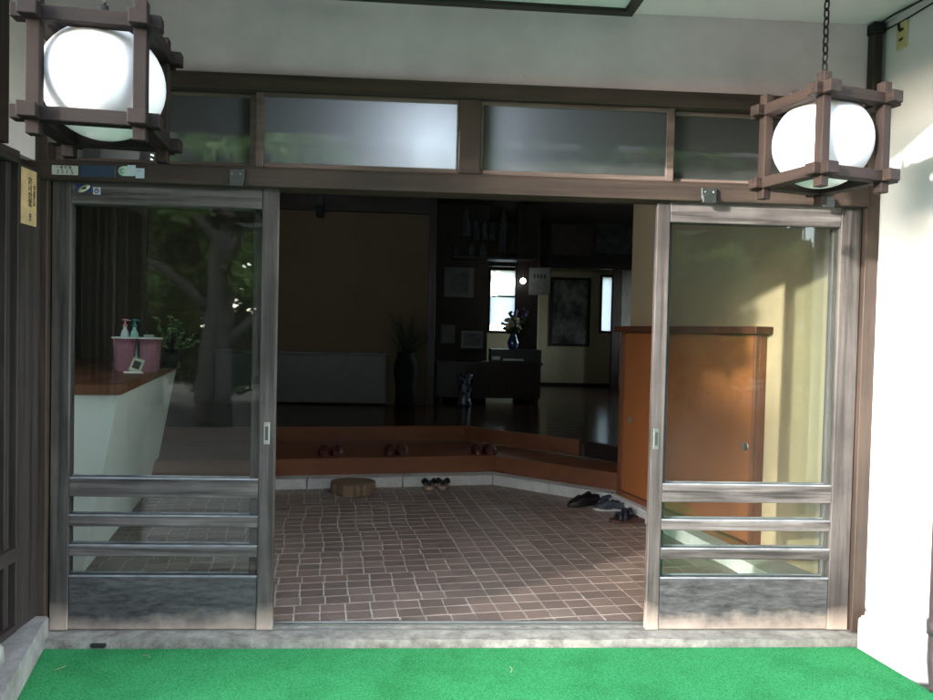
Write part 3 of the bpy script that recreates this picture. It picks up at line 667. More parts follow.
def window(name, lab, x0, x1, z0, z1, rails, panes):
    t_ = thing(name, lab, 'window', ((x0+x1)/2, YF, z0)); h = (x1-x0)/2; Z = z1-z0
    b = MB(); b.box((-h-.04, -.03, -.04), (-h, .10, Z+.04)); b.box((h, -.03, -.04), (h+.04, .10, Z+.04)); b.box((-h, -.029, Z), (h, .099, Z+.04)); b.box((-h, -.029, -.04), (h, .099, 0)); b.build('frame', M['dark_z'], t_)
    for r in rails: b = MB(); b.box((-h, .02, r*Z-.012), (h, .06, r*Z+.012)); b.build('glazing_bar', M['dark_x'], t_)
    for p, q_, mm_ in panes: b = MB(); b.box((-h, .035, p*Z), (h, .041, q_*Z), 0); b.build('pane', mm_, t_)
window('garden_window', 'bright small window showing green leaves at the far end of the hall', wx0, wx1, wz0, wz1, [.10, .57], [(.115, .555, M['frost']), (.585, 1, M['hazy']), (0, .085, M['glass'])])
window('frosted_window', 'narrow pale cyan frosted window right of the big picture', gx0, gx1, gz0, gz1, [], [(0, 1, M['frost'])])
# large framed picture on the far wall
p0, p1 = at(549, 346, YF-.02), at(591, 278, YF-.02)
t_ = thing('large_framed_picture', 'large dark framed picture on the far cream wall by the frosted window', 'picture', ((p0.x+p1.x)/2, YF-.02, p0.z))
h = (p1.x-p0.x)/2; Z = p1.z-p0.z
b = MB(); b.box((-h, -.015, 0), (-h+.05, .015, Z)); b.box((h-.05, -.015, 0), (h, .015, Z)); b.box((-h+.05, -.014, 0), (h-.05, .014, .05)); b.box((-h+.05, -.014, Z-.05), (h-.05, .014, Z)); b.build('frame', M['dark_z'], t_)
m, tn, bs = newmat('grey_ink_picture'); v = coords(tn, (3, 3, 2.2)); nz = N(tn, 'ShaderNodeTexNoise', Scale=1.2, Detail=8.0, Roughness=.7); tn.links.new(v, nz.inputs['Vector'])
r1 = ramp(tn, nz.outputs[0], [(.38, (.02, .022, .02)), (.5, (.10, .11, .10)), (.62, (.25, .26, .24))]); tn.links.new(r1.outputs[0], bs.inputs['Base Color']); bs.inputs['Roughness'].default_value = .3
b = MB(); b.box((-h+.05, -.004, .05), (h-.05, .004, Z-.05), 0); b.build('print', m, t_)
# partition post right, beam across, upper boards
def boxthing(name, lab, cat, a, c_, mat, part='body', bev=.003):
    o = MB().box(a, c_, bev).build(name, mat); return tag(o, lab, cat)
p0, p1 = at(612, 300, 8.6), at(620, 300, 8.6)
boxthing('hall_post', 'dark square post right of the frosted window', 'post', (p0.x, 8.55, FZ+.001), (p1.x, 8.65, 2.93), M['dark_z'])
p0, p1 = at(620.5, 300, 8.75), at(660, 300, 8.75)
boxthing('grey_partition', 'narrow grey partition between the dark post and the cream wall', 'partition', (p0.x, 8.70, FZ+.001), (p1.x+.4, 8.78, 2.93), plain('partition_grey', (.22, .2, .19), .8))
zb0, zb1 = at(560, 268, 8.4).z, at(560, 255, 8.4).z
boxthing('hall_beam', 'long dark beam crossing the back room above the windows', 'beam', (at(430, 262, 8.4).x, 8.36, zb0), (3.98, 8.44, zb1), M['dark_x'])
boxthing('upper_board_wall', 'dim brown boarding above the long dark beam', 'wall', (at(430, 262, 8.4).x, 8.37, zb1+.002), (3.98, 8.43, 2.935), plain('dim_board', (.10, .078, .055), .8))
p0 = at(550, 200, 8.3); boxthing('upper_stud', 'slim dark upright on the boarding above the beam', 'post', (p0.x-.03, 8.32, zb1+.003), (p0.x+.03, 8.358, 2.93), M['dark_z'])
p0, p1 = at(593, 265, 8.2), at(627, 226, 8.2)
t_ = thing('leaning_framed_picture', 'wide dark framed picture leaning forward above the long beam', 'picture', (p0.x, 8.33, zb1))
t_.rotation_euler = (rad(14), 0, 0)
b = MB(); W2 = p1.x-p0.x+.25; Z = min(p1.z-p0.z, .55); b.box((0, -.04, 0), (W2, -.02, .05)); b.box((0, -.04, Z-.05), (W2, -.02, Z)); b.box((0, -.041, .05), (.05, -.019, Z-.05)); b.box((W2-.05, -.041, .05), (W2, -.019, Z-.05)); b.build('frame', M['dark_x'], t_)
b = MB(); b.box((.05, -.032, .05), (W2-.05, -.026, Z-.05), 0); b.build('print', plain('dim_print', (.06, .065, .06), .3, noise=.4), t_)

# ---- dark shelf partition with pictures (left part of the back room)
YP = 6.9
xl, xr = A+.092, at(488, 300, YP).x
boxthing('dark_partition', 'dark panelled partition carrying the small pictures left of the bright window', 'wall', (xl-.3, YP, FZ+.001), (xr, YP+.06, 2.93), plain('dark_panelling', (.045, .034, .026), .7), bev=0)
def frame_pic(name, lab, q0, q1, Y, art, fw=.03, fm='white'):
    a, c_ = at(*q0, Y), at(*q1, Y); x0, x1 = sorted((a.x, c_.x)); z0, z1 = sorted((a.z, c_.z)); h = (x1-x0)/2; Z = z1-z0
    t_ = thing(name, lab, 'picture', ((x0+x1)/2, Y, z0))
    b = MB(); b.box((-h, -.012, 0), (-h+fw, .012, Z)); b.box((h-fw, -.012, 0), (h, .012, Z)); b.box((-h+fw, -.011, 0), (h-fw, .011, fw)); b.box((-h+fw, -.011, Z-fw), (h-fw, .011, Z)); b.build('frame', M[fm], t_)
    b = MB(); b.box((-h+fw, -.004, fw), (h-fw, .004, Z-fw), 0); b.build('print', art, t_); return t_
DA = plain('dark_art', (.035, .035, .035), .4, noise=.4, scale=14)
GW = plain('grey_frame', (.16, .16, .155), .5); M['greyframe'] = GW
frame_pic('small_framed_picture', 'small picture in a pale square frame on the dark partition', (444, 297), (474, 268), YP-.02, DA, .07, 'greyframe')
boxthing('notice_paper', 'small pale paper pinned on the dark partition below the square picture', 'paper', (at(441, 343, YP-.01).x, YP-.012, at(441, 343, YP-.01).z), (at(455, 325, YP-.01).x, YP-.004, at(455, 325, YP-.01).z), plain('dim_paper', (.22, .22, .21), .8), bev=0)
frame_pic('cabinet_top_picture', 'pale mounted picture of a dark shape standing on the sideboard', (461, 348), (483, 331), 6.3, DA, .035, 'greyframe')
# sideboard
YS = 6.15
s0, s1 = at(437, 365, YS).x, at(541, 365, YS).x; zt = at(490, 362, YS).z
t_ = thing('sideboard', 'low dark sideboard with ribbed doors at the back of the hall', 'sideboard', ((s0+s1)/2, YS, FZ)); h = (s1-s0)/2; Z = zt-FZ
b = MB(); b.box((-h, 0, .07), (h, .42, Z-.03)); b.build('body', M['dark_x'], t_)
b = MB(); b.box((-h-.02, -.02, Z-.029), (h+.02, .44, Z)); b.build('top', M['dark_x'], t_)
for sx_ in (-h+.03, h-.07):
    b = MB(); b.box((sx_, .02, 0), (sx_+.05, .4, .0695)); b.build('leg', M['dark_z'], t_)
b = MB()
for k in range(30):
    x = -h*.45+k*(h*1.4/30)
    b.box((x, -.016, .09), (x+.018, -.001, Z-.05), .003)
b.build('ribbed_front', M['brown_z'], t_)
p0, p1 = at(490, 362, YS+.1), at(541, 350, YS+.1)
t_ = thing('stereo_unit', 'low dark box with small metal fittings on top of the sideboard', 'stereo', (p0.x, YS+.1, zt))
b = MB(); b.box((0, -.05, .001), (p1.x-p0.x, .25, p1.z-zt), .004); b.build('body', plain('dark_box', (.05, .055, .055), .3), t_)
b = MB(); b.box((.02, -.053, .03), (.12, -.0505, .07), .001); b.box((.16, -.053, .02), (.42, -.0505, .045), .001); b.build('fittings', M['pullmetal'], t_)
# blue and white jar stand
p0 = at(464.5, 400, YS-.3)
t_ = thing('porcelain_stool', 'blue and white patterned porcelain stool before the sideboard', 'stool', (p0.x, YS-.3, FZ))
m, tn, bs = newmat('blue_white_porcelain'); v = coords(tn, (1, 1, 1)); vo = N(tn, 'ShaderNodeTexVoronoi', Scale=16.0); tn.links.new(v, vo.inputs['Vector'])
r1 = ramp(tn, vo.outputs[0], [(.35, (.012, .02, .05)), (.45, (.10, .12, .14))]); tn.links.new(r1.outputs[0], bs.inputs['Base Color']); bs.inputs['Roughness'].default_value = .2
b = MB(); b.lathe([(.09, 0), (.10, .02), (.075, .07), (.07, .15), (.085, .2), (.07, .25), (.075, .31), (.10, .36), (.10, .385), (.0, .39)], 28); b.build('body', m, t_)
# flowers
p0 = at(513.5, 350, YS+.05)
t_ = thing('flower_vase', 'blue vase of white, yellow and violet flowers in front of the bright window', 'vase', (p0.x, YS+.12, max(zt, at(513, 350, YS+.12).z)))
b = MB(); b.lathe([(.04, 0), (.06, .03), (.075, .09), (.05, .16), (.035, .2), (.045, .22), (.035, .2)], 20); b.build('vase', plain('blue_vase', (.03, .07, .15), .2), t_)
b = MB(); fl = [MB(), MB(), MB()]
for k in range(60):
    a = random.uniform(0, 6.28); r = random.uniform(.02, .13); hh = random.uniform(.28, .40) if k < 44 else random.uniform(.42, .52)
    e = Vector((r*math.cos(a)+(.05 if hh > .42 else -.02), r*math.sin(a)*.7, hh))
    b.tube([(0, 0, .2), (e.x*.5, e.y*.5, hh*.7), tuple(e)], .003, 4)
    b.lathe([(0, -.012), (.03, 0), (0, .004)], 5, Matrix.Translation(e*.8) @ Matrix.Rotation(a, 4, 'Z') @ Matrix.Rotation(1.0, 4, 'X'))
    q_ = 2 if hh > .42 else (0 if random.random() < .65 else 1)
    fl[q_].lathe([(0, -.016), (.02, -.008), (.024, .004), (.012, .014), (0, .016)], 8, Matrix.Translation(e) @ Matrix.Rotation(a, 4, 'X'))
b.build('stems_and_leaves', plain('stem_green', (.04, .09, .03), .6), t_)
fl[0].build('white_flowers', plain('petal_white', (.6, .65, .7), .6), t_); fl[1].build('yellow_flowers', plain('petal_yellow', (.6, .5, .12), .6), t_); fl[2].build('violet_flowers', plain('petal_violet', (.10, .08, .28), .6), t_)
# post, calendar, lamp
p0, p1 = at(515.5, 300, 6.75), at(538, 300, 6.75)
boxthing('dark_pillar', 'broad dark pillar between the bright window and the big picture', 'pillar', (p0.x, 6.72, FZ+.001), (p1.x, 6.84, 2.93), M['dark_z'])
t_ = thing('wall_calendar', 'pale wall calendar hanging on the dark pillar beside the round lamp', 'calendar', (at(539, 300, 6.7).x, 6.7, at(539, 295, 6.7).z)); Z = at(539, 268, 6.7).z-at(539, 295, 6.7).z
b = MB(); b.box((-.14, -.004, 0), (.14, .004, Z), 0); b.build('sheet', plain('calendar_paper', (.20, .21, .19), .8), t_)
b = MB()
for r in range(5):
    for k in range(7):
        if random.random() < .85: b.box((-.115+k*.034, -.006, .02+r*Z*.085), (-.115+k*.034+.018, -.0042, .02+r*Z*.085+.010), 0)
for k in range(4): b.box((-.08+k*.045, -.006, Z*.62), (-.08+k*.045+.026, -.0042, Z*.76), 0)
b.build('printed_marks', INK, t_)
p0 = at(523, 281, 6.5)
t_ = thing('round_lamp', 'small round lit white lamp beside the bright window', 'lamp', (p0.x, 6.5, p0.z))
b = MB(); b.lathe([(0, -.04), (.028, -.028), (.04, 0), (.028, .028), (0, .04)], 20); b.build('globe', emis('round_lamp_light', (1, 1, .97), .6), t_)
b = MB(); b.tube([(0, 0, .038), (0, 0, 2.93-p0.z)], .004, 6); b.build('cord', M['black'], t_)
# hanging pale cloths and hats at the top
p0 = at(452, 256, 6.5); p1 = at(512, 256, 6.5)
boxthing('high_shelf', 'dark shelf high in the back room under the hanging cloths', 'shelf', (p0.x, 6.45, p0.z-.03), (p1.x+.3, 6.8, p0.z), M['dark_x'])
clo = plain('dim_cloth', (.07, .07, .075), .9)
for k, (q0, q1, lab) in enumerate((((462, 236), (471, 208), 'pale hanging strip at the left over the high shelf'), ((473, 240), (480, 218), 'grey hanging strip second from the left over the high shelf'), ((482, 240), (488, 219), 'grey hanging strip in the middle over the high shelf'), ((490, 240), (496, 222), 'short grey hanging strip right of the middle one'), ((499, 252), (507, 210), 'long twisted pale strip at the right over the high shelf'))):
    a, c_ = at(*q0, 6.5), at(*q1, 6.5); b = MB(); P = []
    for i in range(9):
        f = i/8; ww = (c_.x-a.x)*(.35+.65*math.sin(min(1, (1-f)*1.6)*1.57)); xx = (a.x+c_.x)/2+.01*math.sin(f*5+k)
        P.append([(xx-ww/2+ww*j/6, 6.5+.012*math.sin(j*2.1+f*3), a.z+(c_.z-a.z)*f) for j in range(7)])
    b.grid(P); o = b.build('hanging_cloth', clo); s_ = o.modifiers.new('s', 'SOLIDIFY'); s_.thickness = .004; tag(o, lab, 'cloth', 'pale strips hanging over the high shelf')
for k, (px, lab) in enumerate(((456, 'glass jar at the left end of the high shelf'), (472, 'glass jar second from the left on the high shelf'), (483, 'largest glass jar on the high shelf'))):
    p0 = at(px, 256, 6.58); b = MB(); b.lathe([(.0, .001), (.045, .001), (.05, .03), (.05, .11), (.03, .14), (.032, .16), (0, .162)], 18, Matrix.Translation((p0.x, 6.58, at(p0.x and px, 256, 6.5).z)))
    tag(b.build('glass_jar', plain('jar_glass%d' % k, (.10, .10, .10), .1)), lab, 'jar', 'jars on the high shelf')

# ------------------------------------------------------------------ reception counter behind the left door
t_ = thing('reception_counter', 'white slanted counter with a reddish wooden top behind the left door', 'counter', (0, 0, 0))
ct = [(-1.415, .50), (-1.895, 2.84), (-3.0, 2.84), (-3.0, .20)]
cb = [(-1.66, .66), (-2.08, 2.80), (-2.9, 2.80), (-2.9, .50)]
def loft(b, lo, hi, z0, z1):
    n = len(lo); b._add([(p[0], p[1], z0) for p in lo]+[(p[0], p[1], z1) for p in hi], [list(range(n))[::-1], list(range(n, 2*n))]+[[i, (i+1) % n, n+(i+1) % n, n+i] for i in range(n)])
b = MB(); loft(b, cb, [(-1.435, .52), (-1.92, 2.82), (-2.97, 2.82), (-2.97, .24)], 0.001, .905); b.build('body', M['wallwhite'], t_)
b = MB(); loft(b, ct, ct, .906, .955); bmesh.ops.bevel(b.bm, geom=b.bm.edges[:], offset=.004, segments=2, affect='EDGES'); b.build('top', M['step_y'], t_)
# basket on counter
p0, p1 = onz(113, 362, .955), onz(160, 362, .955); cx, cy = (p0.x+p1.x)/2, (p0.y+p1.y)/2
BY = 1.55; cx = (at(113, 350, BY).x+at(160, 350, BY).x)/2; bw = at(160, 350, BY).x-at(113, 350, BY).x; bz = at(136, 337, BY).z-.955
def rrect(w_, d_, z, n=24): return [(w_/2*np.sign(math.cos(a))*abs(math.cos(a))**.55, d_/2*np.sign(math.sin(a))*abs(math.sin(a))**.55, z) for a in np.linspace(0, 2*math.pi, n+1)[:-1]]
m, tn, bs = newmat('pink_weave'); v = coords(tn, (1, 1, 1)); ck = N(tn, 'ShaderNodeTexChecker', Scale=110.0); tn.links.new(v, ck.inputs['Vector']); ck.inputs[1].default_value = (.25, .085, .13, 1); ck.inputs[2].default_value = (.15, .045, .075, 1); tn.links.new(ck.outputs[0], bs.inputs['Base Color'])
def basket(xa_, xb_, lab):
    x0, x1 = at(xa_, 350, BY).x, at(xb_, 350, BY).x; bw = x1-x0
    t_ = thing('pink_basket', lab, 'basket', ((x0+x1)/2, BY, .9555), 0, 'pink baskets on the counter')
    b = MB(); rows = [rrect(bw*.78*f, bw*.7*f, z) for f, z in ((1, 0), (1.05, bz*.3), (1.12, bz*.65), (1.2, bz-.012), (1.15, bz-.014), (.99, .01))]
    b.grid([[r[i] for r in rows] for i in range(24)], closed_u=True); b._add(rows[0], [list(range(24))]); b._add(rows[-1], [list(range(24))]); b.build('body', m, t_)
    b = MB(); b.tube(rrect(bw*.98, bw*.88, bz-.006), .0055, 8, True); b.build('rim', M['white'], t_)
basket(114, 139, 'left pink woven basket holding the two pump bottles')
basket(139.5, 161, 'right pink woven basket holding the pale cup')
def bottle(px, body, pump, lab, hh, s=1.0):
    x = at(px, 330, BY).x; t_ = thing('pump_bottle', lab, 'bottle', (x, BY, .967), 0, 'pump bottles in the pink basket')
    b = MB(); b.lathe([(.024, 0), (.028, .01), (.028, hh*.62), (.020, hh*.74), (.010, hh*.8), (.010, hh*.84), (0, hh*.84)], 20); b.build('body', body, t_)
    b = MB(); b.lathe([(.013, hh*.845), (.013, hh*.89), (.005, hh*.9), (.005, hh*.96), (.014, hh*.965), (.014, hh), (0, hh)], 16); b.tube([(0, 0, hh*.98), (.035, -.01, hh*.97)], .004, 6); b.build('pump', pump, t_)
hb = at(130, 319, BY).z-.967
bottle(125, plain('bottle_white', (.60, .66, .70), .3), plain('pump_pink', (.6, .25, .28), .3), 'white pump bottle with a pink pump in the basket', hb)
bottle(134.5, plain('bottle_aqua', (.28, .55, .50), .3), plain('pump_teal', (.06, .30, .32), .3), 'aqua pump bottle with a teal pump in the basket', hb)
x = at(149, 335, BY).x; b = MB(); b.lathe([(.022, 0), (.024, .08), (.03, .21), (.026, .21), (.02, .08), (0, .02)], 16, Matrix.Translation((x, BY, .967))); tag(b.build('clear_cup', plain('cup_pale', (.42, .46, .44), .2)), 'pale cup at the right side of the pink basket', 'cup')
# easel card
p0 = at(130, 365, 1.25)
t_ = thing('card_easel', 'small tilted pale card on a stand before the pink basket', 'card', (p0.x+.0, 1.3, .9555)); t_.rotation_euler = (rad(-14), 0, rad(12))
b = MB(); b.box((-.032, -.003, .012), (.032, .003, .092), .001, Matrix.Rotation(rad(18), 4, 'Y')); c9 = b.build('card', plain('card_pale', (.40, .45, .34), .5), t_)
b = MB(); b.box((-.020, -.005, .03), (.020, -.0034, .075), 0, Matrix.Rotation(rad(18), 4, 'Y')); b.build('print', INK, t_)
b = MB(); b.box((-.05, -.012, 0), (.05, .03, .010), .001); b.build('foot', M['white'], t_)
# plant with small blossoms behind basket
x = at(168, 335, 1.9).x
t_ = thing('twig_arrangement', 'thin leafy twigs in a dark pot on the counter beside the basket', 'plant', (x, 1.95, .9555))
b = MB(); b.lathe([(.04, 0), (.055, .06), (.05, .10), (.04, .10), (.04, .03)], 16); b.build('pot', M['black'], t_)
b = MB(); lf = MB()
for k in range(26):
    a = random.uniform(0, 6.28); r = random.uniform(.05, .2); hh = random.uniform(.05, .24); e = Vector((r*math.cos(a), r*math.sin(a), .10+hh))
    b.tube([(0, 0, .06), (e.x*.5, e.y*.5, .10+hh*.75), tuple(e)], .0022, 4)
    for q_ in range(5):
        f = .5+.5*q_/4; lf.lathe([(0, -.001), (.013, 0), (0, .001)], 4, Matrix.Translation((e.x*f, e.y*f, .10+hh*f+random.uniform(-.01, .01))) @ Matrix.Rotation(random.uniform(0, 3), 4, 'X') @ Matrix.Rotation(random.uniform(0, 3), 4, 'Y'), sx=2)
b.build('twigs', M['brown_z'], t_); lf.build('leaves', plain('leaf_pale', (.16, .22, .10), .5), t_)

# ------------------------------------------------------------------ footwear
def sole_outline(L, W, n=28):
    pts = []
    for i in range(n):
        a = 2*math.pi*i/n; x = math.cos(a); y = math.sin(a)
        wv = W/2*(1.0-.16*math.cos((x+.15)*3.0)*(1 if x < .3 else .2))*(.92 if x < 0 else 1)
        pts.append((L/2*x, wv*np.sign(y)*abs(y)**.8))
    return pts
def slipper_parts(t_, sole_m, up_m, L=.25, W=.098):
    b = MB(); b.prism(sole_outline(L, W), 0, .018); b.build('sole', sole_m, t_)
    b = MB(); P = []
    for i in range(9):
        f = i/8; x = L/2*.96-f*L*.52; hw = W/2*(.35+.65*min(1, f*2.2)**.6)*1.02; hh = .018+.058*math.sin(min(1, f*1.1+.12)*1.57)
        P.append([(x, -hw*math.cos(math.pi*j/10), .008+(hh-.008)*math.sin(math.pi*j/10)**.7) for j in range(11)])
    b.grid(P); o = b.build('vamp', up_m, t_); s_ = o.modifiers.new('s', 'SOLIDIFY'); s_.thickness = .006
MR = plain('maroon_vinyl', (.065, .014, .012), .6); MS = plain('slipper_sole', (.12, .03, .022), .5)
slp = []
for pi, (qa, qb, nm) in enumerate((((322, 457), (334.5, 457), 'leftmost pair'), ((389, 456), (401.5, 456), 'middle pair'), ((478, 455), (490, 455), 'rightmost pair'))):
    for si, q_ in enumerate((qa, qb)):
        p = onz(q_[0], q_[1], .21)
        lab = '%s dark red slipper of the %s on the lower wooden step' % (('left', 'right')[si], nm)
        loc = (p.x, p.y+.14, .2105)
        if not slp:
            t_ = thing('slipper', lab, 'slipper', loc, rad(-90+9), 'dark red slippers on the wooden step'); slipper_parts(t_, MS, MR); slp.append(t_)
        else: copy_tree(slp[0], loc, rad(-90+random.uniform(4, 14)), lab)
# zori
def zori(loc, rz, lab, first=None):
    if first: return copy_tree(first, loc, rz, lab)
    t_ = thing('wooden_sandal', lab, 'sandal', loc, rz, 'wooden sandals with black thongs on the tiles')
    b = MB(); b.prism(sole_outline(.24, .095), .006, .028); b.prism([(x*.97, y*.9) for x, y in sole_outline(.24, .095)], .0, .0065); b.build('sole', plain('zori_wood', (.36, .25, .18), .6), t_)
    b = MB()
    for s in (-1, 1): b.tube([(.068, 0, .028), (.055, s*.008, .05), (.02, s*.036, .062), (-.025, s*.046, .045), (-.035, s*.044, .026)], [.008, .014, .017, .015, .011], 10)
    b.build('thong', M['black'], t_); return t_
pa, pb = onz(429, 490, 0), onz(443, 489.5, 0)
z0 = zori((pa.x, pa.y+.10, .001), rad(-86), 'left wooden sandal with a black thong near the white curb')
zori((pb.x, pb.y+.10, .001), rad(-92), 'right wooden sandal with a black thong near the white curb', z0)
# wood disc stool
p = onz(352, 497, 0)
t_ = thing('log_slice_step', 'low round log slice with bark standing on the tiles by the curb', 'log slice', (p.x-.01, p.y+.15, .001))
b = MB(); n = 40; rr = [.168*(1+.03*math.sin(3*a)+.02*math.sin(7*a+1)+random.uniform(-.008, .008)) for a in np.linspace(0, 6.283, n+1)[:-1]]
rows = []
for z, f in ((0, .97), (.015, 1.0), (.07, 1.0), (.084, .985)): rows.append([(rr[i]*f*math.cos(6.283*i/n), rr[i]*f*math.sin(6.283*i/n)*.92, z) for i in range(n)])
b.grid([[r[i] for r in rows] for i in range(n)], closed_u=True); b._add(rows[0], [list(range(n))[::-1]])
b.build('bark', wood('bark_rough', (.10, .06, .035), (.42, .30, .20), 2, .9, bs=.8, grain=.7), t_)
m, tn, bs = newmat('log_end_rings'); v = coords(tn, (1, 1, 1)); wv = tn.nodes.new('ShaderNodeTexWave'); wv.wave_type = 'RINGS'; wv.rings_direction = 'Z'; wv.inputs['Scale'].default_value = 22; wv.inputs['Distortion'].default_value = 2.0
tcw = tn.nodes.new('ShaderNodeTexCoord'); tn.links.new(tcw.outputs['Object'], wv.inputs['Vector']); r1 = ramp(tn, wv.outputs[0], [(0, (.13, .085, .05)), (1, (.23, .16, .10))]); tn.links.new(r1.outputs[0], bs.inputs['Base Color']); bs.inputs['Roughness'].default_value = .6
b = MB(); b._add([(x*.985, y*.985, .0845) for x, y, z in rows[-1]], [list(range(n))]); b.build('cut_top', m, t_)

def shoe(name, lab, cat, group, loc, rz, L, up, sole, heel=0, laces=None, band=None, low=1.0):
    t_ = thing(name, lab, cat, loc, rz, group)
    P = []; n = 18; K = 20
    for i in range(n+1):
        f = i/n; x = L/2-f*L
        w_ = .046*(math.sin(min(1, f*3.2+.12)*1.57)**.7)*(1-.18*math.exp(-((f-.62)/.16)**2))*(1 if f < .9 else math.cos((f-.9)/.1*1.1))
        top = np.interp(f, [0, .1, .3, .45, .6, .85, .97, 1], [.022, .038, .058, .078, .066, .064, .074, .06])*low+heel*f*.6
        base = .012+heel*max(0, f-.35); op = np.interp(f, [.40, .46, .93, .97], [0, 1, 1, 0])
        row = []
        for j in range(K+1):
            g = j/K; a = math.pi*g; yy = -w_*math.cos(a)
            zz = base+(top-base)*math.sin(a)**.55
            inner = abs(math.cos(a)) < .72
            if inner and op > .5: zz = base+.012
            row.append((x, yy, zz))
        P.append(row)
    b = MB(); b.grid(P); b._add(P[-1], [list(range(K+1))]); b._add(P[0], [list(range(K+1))]); b.build('upper', up, t_)
    b = MB(); so_ = sole_outline(L*1.02, .098)
    if heel: b.prism([(x, y) for x, y in so_ if True], .008, .0125); b.prism([(x*.3-L*.33, y*.7) for x, y in so_], 0, .03)
    else: b.prism(so_, 0, .016)
    b.build('sole', sole, t_)
    if laces:
        b = MB()
        for k in range(6):
            x = L*.5-L*(.27+.035*k); z = .050+.0052*k
            b.tube([(x, -.022, z-.006), (x-.006, 0, z+.010), (x+.004, .022, z-.006)], .0028, 5)
        b.build('laces', laces, t_)
    if band:
        b = MB()
        for x in (L*.18, -L*.12): b.tube([(x, -.043, .014), (x, -.034, .05), (x, 0, .064), (x, .034, .05), (x, .043, .014)], .008, 8)
        b.build('straps', band, t_)
    return t_
BK = plain('black_leather', (.012, .012, .013), .35); BS = plain('black_rubber', (.015, .015, .015), .6)
NV = plain('navy_mesh', (.025, .03, .045), .55, noise=.3, scale=60); WS = plain('white_rubber', (.45, .44, .42), .5)
p = onz(583, 506, 0); shoe('black_shoe', 'nearer plain black slip-on shoe left of the sneakers', 'shoe', 'plain black shoes by the curb', (p.x, p.y+.02, .001), rad(205), .25, BK, BS, low=1.12)
p = onz(596, 504, 0); shoe('black_shoe', 'farther plain black slip-on shoe touching the sneakers', 'shoe', 'plain black shoes by the curb', (p.x-.01, p.y+.08, .001), rad(200), .25, BK, BS, low=1.12)
p = onz(612, 511, 0); shoe('laced_sneaker', 'nearer navy sneaker with white laces beside the curb', 'sneaker', 'navy sneakers by the curb', (p.x+.01, p.y+.03, .001), rad(178), .27, NV, WS, laces=WS, low=1.2)
p = onz(620, 507, 0); shoe('laced_sneaker', 'farther navy sneaker against the white curb', 'sneaker', 'navy sneakers by the curb', (p.x+.0, p.y+.10, .001), rad(172), .27, NV, WS, laces=WS, low=1.2)
p = onz(628, 523, 0)
RS = plain('red_brown_sole', (.075, .03, .02), .5)
def sandal(lab, loc, rz):
    t_ = thing('strap_sandal', lab, 'sandal', loc, rz, 'strap sandals beside the right door')
    b = MB(); b.prism(sole_outline(.25, .095), 0, .022); b.build('sole', RS, t_)
    b = MB()
    for x in (.065, .03): b.tube([(x, -.045, .016), (x-.004, -.034, .05), (x-.008, 0, .062), (x-.004, .034, .05), (x, .045, .016)], .013, 8)
    b.build('straps', plain('navy_strap', (.012, .016, .03), .4), t_)
sandal('nearer brown soled sandal with dark straps beside the right door stile', (p.x-.0, p.y+.02, .001), rad(186))
sandal('farther brown soled sandal with dark straps behind the nearer sandal', (p.x+.07, p.y+.125, .001), rad(182))

# ------------------------------------------------------------------ garden behind the camera (seen in the glass) and behind the house
def leafmat(name, a, c_):
    m, t, bs = newmat(name); at1 = t.nodes.new('ShaderNodeAttribute'); at1.attribute_name = 'tint'
    r1 = ramp(t, at1.outputs['Fac'], [(0, a), (1, c_)]); t.links.new(r1.outputs[0], bs.inputs['Base Color']); bs.inputs['Roughness'].default_value = .5
    tl = t.nodes.new('ShaderNodeBsdfTranslucent'); t.links.new(r1.outputs[0], tl.inputs[0]); mx = t.nodes.new('ShaderNodeMixShader'); mx.inputs[0].default_value = .5
    t.links.new(bs.outputs[0], mx.inputs[1]); t.links.new(tl.outputs[0], mx.inputs[2]); t.links.new(mx.outputs[0], t.nodes['Material Output'].inputs[0]); return m
LM = leafmat('leaf_green', (.06, .13, .03), (.24, .38, .09)); LM2 = leafmat('leaf_dark', (.025, .06, .022), (.09, .17, .05))
def crown_mesh(name, n, clumps, leaf, mat):
    cs = np.array([c_[:3] for c_ in clumps]); cr = np.array([c_[3] for c_ in clumps]); idx = RN.randint(0, len(cs), n)
    d = RN.normal(size=(n, 3)); d /= np.linalg.norm(d, axis=1)[:, None]; rad_ = RN.rand(n)**.45
    p = cs[idx]+d*(rad_*cr[idx])[:, None]*np.array([1, 1, .7])
    u = RN.normal(size=(n, 3)); u /= np.linalg.norm(u, axis=1)[:, None]; v_ = np.cross(u, RN.normal(size=(n, 3))); v_ /= np.linalg.norm(v_, axis=1)[:, None]
    s = leaf*(.6+.8*RN.rand(n))[:, None]
    V = np.stack([p-u*s, p+v_*s*.42, p+u*s, p-v_*s*.42], 1).reshape(-1, 3)
    me = bpy.data.meshes.new(name); me.vertices.add(4*n); me.vertices.foreach_set('co', V.ravel()); me.loops.add(4*n); me.loops.foreach_set('vertex_index', np.arange(4*n)); me.polygons.add(n)
    me.polygons.foreach_set('loop_start', np.arange(n)*4); me.polygons.foreach_set('loop_total', np.full(n, 4)); me.update(calc_edges=True)
    a = me.attributes.new('tint', 'FLOAT', 'FACE'); tint = np.clip(RN.rand(n)*.6+(RN.rand(len(cs))[idx])*.45, 0, 1); a.data.foreach_set('value', tint); me.materials.append(mat); return me
BARK = wood('tree_bark', (.035, .031, .026), (.11, .10, .088), 2, .9, bs=.9, grain=.35)
